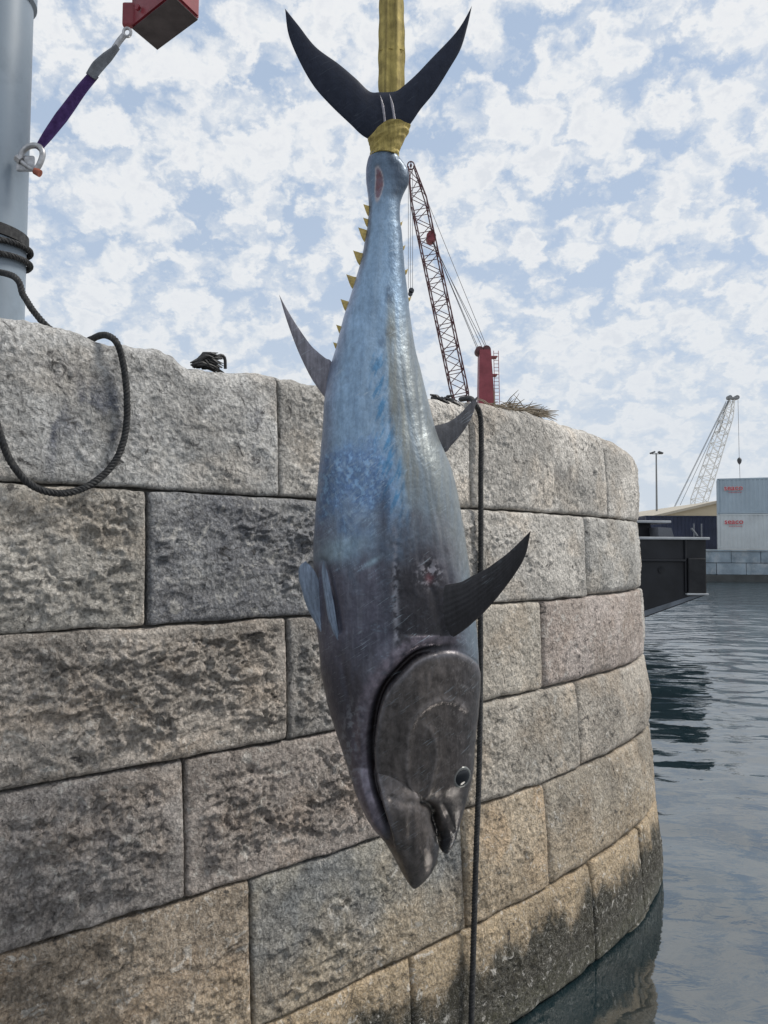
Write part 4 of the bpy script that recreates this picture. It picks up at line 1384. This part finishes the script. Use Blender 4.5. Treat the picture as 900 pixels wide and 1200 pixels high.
# second turn: flat dark strap round the post
V, F = [], []
n = 60
for i, (dz_, r_) in enumerate(((.024, .000), (.022, .006), (-.022, .007), (-.024, .000))):
    for q in range(n):
        a = 2 * math.pi * q / n
        zt_ = at(20, 276, PY)[2] + 0.018 * math.cos(a) * -1
        V.append((PX + (PR + r_ + .002) * math.cos(a), PY + (PR + r_ + .002) * math.sin(a), zt_ + dz_))
for i in range(3):
    for q in range(n):
        F.append((i * n + q, i * n + (q + 1) % n, (i + 1) * n + (q + 1) % n, (i + 1) * n + q))
o = MB().add(V, F).build('lashing_strap', M['rope'], None, True)
tag(o, 'flat black strap lashed round the grey post above the rope turns', 'strap')
line = empty('hanging_line', tuple(on_wall(555, 1190, .03)), 'thin black twisted line hanging straight down the wall beside the fish', 'rope')
pts = [on_wall(540, 468, -.3), on_wall(551, 467, -.06)] + [on_wall(u, v, .035) for u, v in ((557, 474), (562.5, 486), (564, 510), (563.5, 560), (563.5, 640), (563, 720), (563, 800))]
pts += [on_wall(u, v, .045) for u, v in ((561.5, 900), (558, 1000), (555, 1100), (552.5, 1190), (550, 1290))]
rope_mesh(cat(pts, 500), 0.0145, 0.042, 'strand', M['rope'], line)
# frayed black bundle on the wall
bun = empty('frayed_rope_end', tuple(on_wall(245, 432, -.1)), 'small frayed tuft of black rope fibres lying on the wall top', 'rope scrap')
rg = random.Random(3)
mb = MB()
b0 = on_wall(226, 429, -.08)
b1 = on_wall(252, 431, -.08)
for i in range(110):
    a = b0 + (b1 - b0) * rg.uniform(-.05, .45) + np.array([0, rg.uniform(-.03, .03), rg.uniform(-.005, .012)])
    c = b0 + (b1 - b0) * rg.uniform(.75, 1.35) + np.array([0, rg.uniform(-.05, .05), rg.uniform(-.015, .055)])
    mid = (a + c) / 2 + np.array([0, 0, rg.uniform(.006, .030)])
    mb.tube(cat([a, mid, c], 7), [.003, .006, .007, .007, .006, .004, .0015], 5)
mb.tube(cat([on_wall(234, 429, -.08), on_wall(238, 419, -.08), on_wall(246, 422, -.08)], 8), .004, 5)
mb.tube(cat([on_wall(246, 427, -.08), on_wall(256, 417, -.08), on_wall(263, 419, -.08), on_wall(264, 432, -.08)], 10), .007, 5)
mb.build('fibres', M['blackplastic'], bun)
# dry grass and seaweed wrack on the crest
for (u0, u1, v0, nb, lab, nm, mt) in ((574, 632, 476, 260, 'tuft of dry straw-coloured grass on the wall crest below the red crane', 'dry_grass_tuft', 'straw'), (504, 526, 467, 60, 'dark flat scrap of old netting on the wall crest beside the fish', 'net_scrap', 'blackplastic')):
    root = empty(nm, tuple(on_wall((u0 + u1) / 2, v0, -.12)), lab, 'grass' if mt == 'straw' else 'netting')
    mb = MB()
    for i in range(nb):
        u = rg.uniform(u0, u1)
        vv = np.interp(u, [q[0] for q in crest], [q[1] for q in crest]) + 5
        a = on_wall(u, vv, rg.uniform(-.3, -.05))
        lgt = rg.uniform(.05, .17) if mt == 'straw' else rg.uniform(.04, .09)
        dr = np.array([rg.uniform(-.3, 1.0), rg.uniform(-.5, .6), rg.uniform(-.05, .16)])
        dr /= np.linalg.norm(dr)
        c = a + dr * lgt + np.array([0, 0, rg.uniform(-.02, .0)])
        mb.tube([a, (a + c) / 2 + np.array([0, 0, .012]), c], [.004, .003, .0012] if mt == 'straw' else [.008, .009, .004], 4)
    mb.build('blades' if mt == 'straw' else 'mesh', M[mt], root)

# ------------------------------------------------------------------ black workboat, its raked bow showing past the wall
BD = 20.5
k_ = BD / FOC


def bp(u, v, dy=0.0):
    p = at(u, v, BD)
    return np.array([p[0], p[1] + dy, p[2]])


boat = empty('workboat', (2.0, 23.0, 0.0), 'black workboat with overhanging raked bow moored behind the end of the wall', 'boat')
rt, rb = bp(827, 632), bp(827, 698)
slope = (bp(827, 698)[2] - bp(764, 721)[2]) / (bp(827, 698)[0] - bp(764, 721)[0])
xk = rb[0] - (rb[2] + 0.6) / slope
top_z = rt[2]
prof = [(-8, top_z), (rt[0], top_z), (rt[0], rb[2] + .02), (xk, -0.6), (-8, -0.6)]
hull = MB().prism([(x, BD, z) for x, z in prof], (0, 5.5, 0)).build('hull', M['hullblack'], boat)
# worn boot-top stripe along the rake
MB().prism([(rb[0] - .02, BD - .012, rb[2] + .03), (rb[0] - .42, BD - .012, rb[2] - .02), (xk + .2, BD - .012, -.20), (xk, BD - .012, -.55)], (0, .010, 0)).build('boot_stripe', M['hullgrey'], hull)
mb = MB().box(((rt[0] - 8) / 2, BD - .02, top_z + .02), (rt[0] + 8 + .16, .14, .07), bev=.02)
mb.build('gunwale', M['hullrail'], hull)
MB().box((rt[0] + .03, BD + 2.75, top_z + .02), (.12, 5.4, .07), bev=.02).build('gunwale', M['hullrail'], hull)
zr = bp(800, 657)[2]
MB().box(((bp(803, 657)[0] - 8) / 2, BD - .04, zr), (bp(803, 657)[0] + 8, .07, .06), bev=.02).build('rubbing_strake', M['hullblack'], hull)
xa, xb = bp(805, 670)[0], bp(826, 670)[0]
za, zb_ = bp(815, 697)[2], bp(815, 654)[2]
MB().box(((xa + xb) / 2, BD - .05, (za + zb_) / 2), (xb - xa, .11, zb_ - za), bev=.03).build('bow_fender', M['fender'], hull)
MB().box(((xa + xb) / 2, BD - .06, za + .02), (xb - xa + .1, .14, .05), bev=.015).build('fender_ledge', M['hullrail'], hull)
xc = bp(803, 660)[0]
MB().tube([(xc, BD - .03, rb[2] + .1), (xc, BD - .03, top_z)], .035, 8).build('corner_post', M['hullblack'], hull)
for (u, v) in ((775, 668),):
    p = bp(u, v)
    MB().tube([(p[0], BD - .03, p[2]), (p[0], BD + .01, p[2])], .09, 16).build('hawse_hole', M['fender'], hull)
# wheelhouse block and its sloping window box
x1, x2 = 3.0, bp(800, 620)[0]
zt_ = bp(790, 612)[2]
cabin = MB().prism([(x1, BD + 1.2, top_z), (x2 - .35, BD + 1.2, top_z), (x2 - .45, BD + 1.2, zt_), (x1, BD + 1.2, zt_)], (0, 3.0, 0)).build('wheelhouse', M['hullblack'], boat)
MB().box(((x1 + x2) / 2 - .15, BD + 2.6, zt_ + .04), (x2 - x1 + .3, 3.6, .07), bev=.02).build('cabin_roof', M['hullrail'], cabin)
q = [bp(780, 632, .5), bp(799, 632, .5), bp(795, 618, .5), bp(779, 617, .5)]
MB().prism(q, (0, 1.2, 0)).build('hatch_cover', M['greyweb'], boat)
mb = MB()
for u in (815, 824):
    p = bp(u, 632)
    mb.tube([(p[0], BD + .1, top_z), (p[0], BD + .1, top_z + .42)], .018, 6)
mb.tube([bp(812, 619, .1), bp(819, 628, .1)], .03, 6)
mb.build('stanchion', M['greyweb'], boat)

# ------------------------------------------------------------------ far quay
QY, QZ = 60.0, 2.42
tag(MB().box((120, 260, QZ - 2.0), (700, 398, 3.9)).build('quay_ground', M['deck']), kind='structure')
qw = empty('quay_wall', (25.0, QY, 0.0), 'low pale blue-grey concrete block quay wall across the water below the containers', 'quay wall')
MB().box((45, QY + .55, 0.6), (150, .7, 3.4)).build('core', M['quaydark'], qw)
bw, bh = 2.3, 0.92
bm_ = None
for r_ in range(2):
    for i in range(34):
        x = 4 + i * bw + (bw / 2 if r_ else 0)
        mb = MB().box((0, 0, 0), (bw - .04, .5, bh - .04), bev=.03)
        if bm_ is None:
            bm_ = mb.build('block', M['quayblock'], qw)
            bm_.location = (x, QY, 0.52 + bh / 2)
            first_block = bm_
        else:
            o = bpy.data.objects.new('block', first_block.data)
            COL.objects.link(o)
            o.parent = qw
            o.matrix_parent_inverse = Matrix.Translation(-Vector(qw.location))
            o.location = (x, QY + rg.uniform(-.03, .03), 0.52 + bh / 2 + r_ * bh)
MB().box((45, QY - .02, 0.2), (150, .62, .62), bev=.03).build('tide_band', M['quaydark'], qw)
MB().box((45, QY + .1, QZ + .0), (150, .9, .12), bev=.02).build('coping', M['quayblock'], qw)


def container(name, origin, ang, L, H, Wd, mat, label, ribs=True, group=None):
    """origin = lower near left corner; long side runs along ang"""
    ca, sa = math.cos(ang), math.sin(ang)
    ax = np.array([[ca, sa, 0], [-sa, ca, 0], [0, 0, 1]])
    o3 = np.array(origin)

    def w(x, y, z):
        return o3 + ax.T @ np.array([x, y, z])
    c = empty(name, tuple(w(L / 2, Wd / 2, 0)), label, 'container', group)
    MB().box(w(L / 2, Wd / 2, H / 2), (L - .16, Wd - .16, H - .16), ax).build('shell', mat, c)
    # corrugated sheet on the near side and both ends
    def sheet(n_, p0, du, out_, ln):
        V, F = [], []
        per = ln / n_
        xs, ys = [], []
        for i in range(n_):
            for f_, d_ in ((0, 0), (.3, 0), (.45, 1), (.85, 1), (1.0, 0)):
                xs.append((i + f_) * per)
                ys.append(d_ * 0.035)
        for z_ in (.14, H - .12):
            for x_, y_ in zip(xs, ys):
                V.append(p0 + du * x_ + out_ * (y_ + .01) + np.array([0, 0, z_]))
        m_ = len(xs)
        for i in range(m_ - 1):
            F.append((i, i + 1, m_ + i + 1, m_ + i))
        return MB().add(V, F).build('corrugated_side', mat, c)
    sheet(int(L / .32), w(.1, .06, 0), ax[0], -ax[1], L - .2)
    sheet(int(Wd / .32), w(.06, Wd - .1, 0), -ax[1], -ax[0], Wd - .2)
    for x_ in (0.07, L - .07):
        for y_ in (0.07, Wd - .07):
            MB().box(w(x_, y_, H / 2), (.15, .15, H - .02), ax).build('corner_post', mat, c)
    for z_ in (0.07, H - .06):
        mb = MB()
        mb.box(w(L / 2, 0.05, z_), (L - .16, .11, .12), ax)
        mb.box(w(L / 2, Wd - .05, z_), (L - .16, .11, .12), ax)
        mb.box(w(.05, Wd / 2, z_), (.11, Wd - .16, .12), ax)
        mb.box(w(L - .05, Wd / 2, z_), (.11, Wd - .16, .12), ax)
        mb.build('rail', mat, c)
    return c, w, ax


def lettering(txt, name, size, mat, parent, M4, offset=0.0, ext=0.006):
    cu = bpy.data.curves.new('t', 'FONT')
    cu.body = txt
    cu.size = size
    cu.offset = offset
    cu.extrude = ext
    cu.resolution_u = 3
    to = bpy.data.objects.new('t', cu)
    COL.objects.link(to)
    dg = bpy.context.evaluated_depsgraph_get()
    me = bpy.data.meshes.new_from_object(to.evaluated_get(dg))
    bpy.data.objects.remove(to)
    me.transform(M4)
    me.materials.clear()
    return put(name, me, mat, parent)


CH = 2.9
ang = R(-22)
p0 = at(841.5, 645, 63.0)
for lev, (mt, lab) in enumerate((('box_grey2', 'lower pale grey shipping container with red lettering, resting on the quay'), ('box_grey', 'upper blue-grey shipping container with red lettering, stacked on another'))):
    z_ = QZ + .07 + lev * (CH + .02)
    c, w, ax = container('shipping_container', (p0[0], p0[1], z_), ang, 12.2, CH, 2.44, M[mt], lab, group='stacked grey containers')
    for mtl, off_, dd in (('logo_white', .035, -.052), ('logo_red', 0.012, -.066)):
        o_3 = w(.50, dd, CH - (.98 if lev else .82))
        M4 = Matrix(((ax[0][0], 0, -ax[1][0], o_3[0]), (ax[0][1], 0, -ax[1][1], o_3[1]), (0, 1, 0, o_3[2]), (0, 0, 0, 1)))
        lettering('seaco', 'lettering', .62, M[mtl], c, M4, off_)
    mb = MB()
    for i in range(6):
        mb.box(w(.9 + i * .17, -.055, CH - (1.16 if lev else 1.0)), (.12, .006, .05), ax)
    mb.build('small_print', M['logo_red'], c)
pn = at(757, 645, 66.5)
container('shipping_container', (pn[0], pn[1], QZ + .07), R(-3), 6.06, 2.9, 2.44, M['box_navy'], 'dark navy shipping container on the quay behind the black boat')
pn2 = at(843, 645, 66.0)

# beige warehouse behind the containers
wr0 = at(841, 587, 88)
wl0 = at(772, 603, 88)
shed = empty('warehouse', (32, 90, QZ), 'low beige warehouse with sloping roof behind the grey containers', 'building')
xx1, xx2 = wl0[0] - 1.0, wr0[0]
sl = (wr0[2] - wl0[2]) / (wr0[0] - wl0[0])
zr_ = wr0[2]
body_ = MB().prism([(xx1, 88, QZ - .05), (xx2 + 9, 88, QZ - .05), (xx2 + 9, 88, zr_ - .25 - 9 * sl), (xx2, 88, zr_ - .25), (xx1, 88, wl0[2] - sl * 1.0 - .25)], (0, 26, 0)).build('wall', M['shed'], shed)
MB().prism([(xx1 - .4, 87.6, wl0[2] - sl * 1.4 - .24), (xx2, 87.6, zr_ - .24), (xx2 + 9.4, 87.6, zr_ - .24 - 9.4 * sl), (xx2 + 9.4, 87.6, zr_ + .05 - 9.4 * sl), (xx2, 87.6, zr_ + .05), (xx1 - .4, 87.6, wl0[2] - sl * 1.4 + .05)], (0, 26.8, 0)).build('roof', M['shedroof'], shed)
for i in range(3):
    MB().box((xx1 + 1.2 + i * 2.2, 87.97, QZ + 1.3), (1.4, .1, 2.5), bev=.02).build('door', M['dark_steel'], shed)
ls = at(750, 606, 110)
shed2 = empty('storage_shed', (ls[0] + 3, 112, QZ), 'small pale storage shed with flat roof behind the black boat', 'building')
MB().box((ls[0] + 3, 112, (QZ + ls[2] - .3) / 2), (7, 6, ls[2] - .3 - QZ)).build('wall', M['shed'], shed2)
MB().box((ls[0] + 3, 112, ls[2] - .15), (7.4, 6.4, .3), bev=.04).build('roof', M['shedroof'], shed2)

# floodlight mast
lp = at(769, 531, 100)
mast = empty('floodlight_mast', (lp[0], lp[1], QZ), 'slender grey light mast with two floodlights left of the pale crane', 'light mast')
MB().tube([(lp[0], lp[1], QZ), (lp[0], lp[1], lp[2])], [.16, .09], 10).build('pole', M['mastgrey'], mast, True)
MB().box((lp[0], lp[1], lp[2] - .1), (1.2, .1, .1)).build('crossarm', M['mastgrey'], mast)
for sx in (-1, 1):
    ax_ = np.array([[math.cos(.35), 0, -sx * math.sin(.35)], [0, 1, 0], [sx * math.sin(.35), 0, math.cos(.35)]])
    MB().box((lp[0] + sx * .52, lp[1] - .1, lp[2] + .05), (.62, .55, .22), ax_, bev=.05).build('floodlight', M['dark_steel'], mast)


def lattice(mb, A, B, side, dep, w0, w1, n, rc, rb_):
    """four chords from A to B with zigzag bracing; half widths w0 (root) and w1 (tip)"""
    A, B, side, dep = map(lambda q: np.array(q, float), (A, B, side, dep))

    def corner(f, i):
        w_ = w0 + (w1 - w0) * f
        if f > .86:
            w_ *= 1 - .6 * (f - .86) / .14
        if f < .1:
            w_ *= .55 + .45 * f / .1
        sx, sy = ((-1, -1), (1, -1), (1, 1), (-1, 1))[i]
        return A + (B - A) * f + side * sx * w_ + dep * sy * w_
    fs = np.linspace(0, 1, n + 1)
    for i in range(4):
        mb.tube([corner(f, i) for f in fs], rc, 5)
    for a in range(n):
        for i in range(4):
            j = (i + 1) % 4
            if a % 2:
                i2, j2 = j, i
            else:
                i2, j2 = i, j
            mb.tube([corner(fs[a], i2), corner(fs[a + 1], j2)], rb_, 4, caps=False)
            if a % 2 == 0:
                mb.tube([corner(fs[a], i), corner(fs[a], j)], rb_, 4, caps=False)


# ------------------------------------------------------------------ red derrick crane beyond the wall
CY = 66.0
def cp(u, v, dy=0):
    p = at(u, v, CY)
    return np.array([p[0], p[1] + dy, p[2]])


base = cp(566, 478)
crane = empty('red_crane', (base[0], CY, QZ), 'red lattice boom crane with stout red mast standing beyond the wall', 'crane')
A_, B_ = cp(545, 490), cp(482, 196)
dv = (B_ - A_) / np.linalg.norm(B_ - A_)
side = np.cross(dv, [0, 1.0, 0])
mb = MB()
lattice(mb, A_, B_, side, (0, 1, 0), .70, .66, 22, .062, .036)
boom = mb.build('boom', M['boomred'], crane)
mb = MB()
p = cp(481.5, 194)
mb.tube([p + np.array([.3 * math.cos(a), 0, .36 * math.sin(a)]) for a in np.linspace(0, 2 * math.pi, 19)[:-1]], .06, 6, closed=True)
mb.tube([p + np.array([0, -.15, 0]), p + np.array([0, .15, 0])], .1, 8)
mb.tube([p + np.array([0, 0, .33]), p - np.array([0, 0, .33])], .04, 5)
mb.build('head_sheave', M['boomred'], boom)
p = cp(505, 279)
MB().tube([p + np.array([0, -.5, 0]), p + np.array([0, .5, 0])], .42, 14).build('bridle_sheave', M['cranered'], boom)
# mast
q = [cp(560, 478), cp(579, 478), cp(574, 412), cp(561, 412)]
mastc = MB()
n0 = [x + np.array([0, -.7, 0]) for x in q]
mastc.prism(n0, (0, 1.4, 0))
mm = mastc.build('mast', M['cranered'], crane)
MB().tube([(base[0] + .2, CY, QZ), (base[0] + .2, CY, cp(566, 486)[2])], [1.5, 1.3], 20).build('pedestal', M['cranered'], crane, True)
MB().box((base[0] - .6, CY, cp(566, 484)[2]), (4.2, 3.0, .7), bev=.1).build('slewing_platform', M['cranered'], crane)
for (u, v) in ((561.5, 412), (569.5, 411)):
    p = cp(u, v)
    mb = MB()
    mb.tube([p + np.array([0, -.55, 0]), p + np.array([0, -.4, 0]), p + np.array([0, .4, 0]), p + np.array([0, .55, 0])], [.34, .38, .38, .34], 16)
    mb.build('mast_sheave', M['boomred'], mm)
for v in (419, 440):
    p = cp(577, v)
    MB().box(p, (.75, .9, .09)).build('platform', M['cranered'], mm)
mb = MB()
for u in (578.5, 584):
    mb.tube([cp(u, 411), cp(u + 1.5, 474)], .028, 4)
for v in np.linspace(414, 472, 15):
    mb.tube([cp(578.5, v), cp(584.5, v)], .022, 4)
mb.build('ladder', M['cranered'], mm)
mb = MB()
for (a, b) in (((561, 409), (505, 279)), ((565, 407), (506, 279)), ((569, 407), (505, 281)), ((571, 408), (484, 194)), ((560, 411), (507, 283))):
    mb.tube([cp(*a), cp(*b)], .026, 4)
mb.build('stay_cable', M['cable'], crane)
mb = MB()
for u in (478.5, 481, 483.5):
    mb.tube([cp(u, 200), cp(u, 338)], .02, 4)
mb.build('hoist_cable', M['cable'], crane)
p = cp(482, 342)
hb = MB().tube([p + np.array([0, -.12, .1]), p + np.array([0, .12, .1])], .24, 12).tube([p + np.array([-.08, -.12, -.18]), p + np.array([-.08, .12, -.18])], .2, 12)
hb.tube([p + np.array([-.05, 0, -.3]), p + np.array([-.05, 0, -.55])], .05, 6)
hb.build('hook_block', M['dark_steel'], crane)

# ------------------------------------------------------------------ pale luffing crane behind the warehouse
WY = 125.0
def wp(u, v, dy=0):
    p = at(u, v, WY)
    return np.array([p[0], p[1] + dy, p[2]])


b2 = wp(812, 600)
wc = empty('harbour_crane', (b2[0], WY, QZ), 'pale grey lattice harbour crane with hook line rising above the containers', 'crane')
A_, B_ = wp(815, 600), wp(858, 468)
dv = (B_ - A_) / np.linalg.norm(B_ - A_)
side = np.cross(dv, [0, 1.0, 0])
mb = MB()
lattice(mb, A_, B_, side, (0, 1, 0), 1.05, .72, 20, .085, .05)
wb = mb.build('boom', M['white_steel'], wc)
MB().tube([wp(842, 507), wp(853.5, 470)], .17, 6).build('luffing_strut', M['mastgrey'], wb)
mb = MB().box(wp(858, 467), (1.6, .9, .4), bev=.1)
for u in (854.5, 863):
    mb.tube([wp(u, 466, -.4), wp(u, 466, .4)], .36, 12)
mb.build('boom_head', M['mastgrey'], wb)
MB().box((b2[0] + .6, WY, (QZ + b2[2]) / 2), (3.4, 3.4, b2[2] - QZ), bev=.1).build('machinery_house', M['white_steel'], wc)
mb = MB()
for (a, b) in (((851, 472), (790, 596)), ((852, 474), (797, 592)), ((851, 470), (786, 602))):
    mb.tube([wp(*a), wp(*b)], .04, 4)
mb.tube([wp(790, 596), wp(788, 604)], .1, 5)
mb.build('pendant_line', M['mastgrey'], wc)
mb = MB()
mb.tube([wp(864.8, 467), wp(866.3, 538)], .035, 4)
mb.tube([wp(866.6, 543), wp(867.2, 562)], .035, 4)
mb.build('hoist_line', M['cable'], wc)
p = wp(866.5, 540)
MB().tube([p + np.array([0, 0, .55]), p + np.array([0, 0, .3]), p, p + np.array([0, 0, -.35]), p + np.array([0, 0, -.6])], [.1, .32, .36, .25, .08], 10).build('hook_block', M['dark_steel'], wc, True)

# ------------------------------------------------------------------ far hills
hx = np.linspace(-2500, 3200, 260)
V, F = [], []
for i, x in enumerate(hx):
    h = 62 + 30 * float(noise2(x / 700, 1.3, 5)) + 14 * float(noise2(x / 180, 2.1, 6)) + 5 * float(noise2(x / 50, 4.1, 7))
    for j, (yy, f_) in enumerate(((1150, 0.0), (1300, .55), (1500, .92), (1700, 1.0), (2100, .5), (2600, 0.0))):
        V.append((x, yy, 1.5 + h * f_ * (1 + .1 * float(noise2(x / 90, yy / 90, 9)))))
for i in range(len(hx) - 1):
    for j in range(5):
        F.append((i * 6 + j, (i + 1) * 6 + j, (i + 1) * 6 + j + 1, i * 6 + j + 1))
tag(put('hills', mkmesh('hills', V, F, smooth=True), M['hill']), kind='structure')
tag(put('far_shore', mkmesh('far_shore', [(-3000, 440, 1.2), (3000, 440, 1.2), (3000, 5800, 1.2), (-3000, 5800, 1.2)], [(0, 1, 2, 3)]), M['hill']), kind='structure')
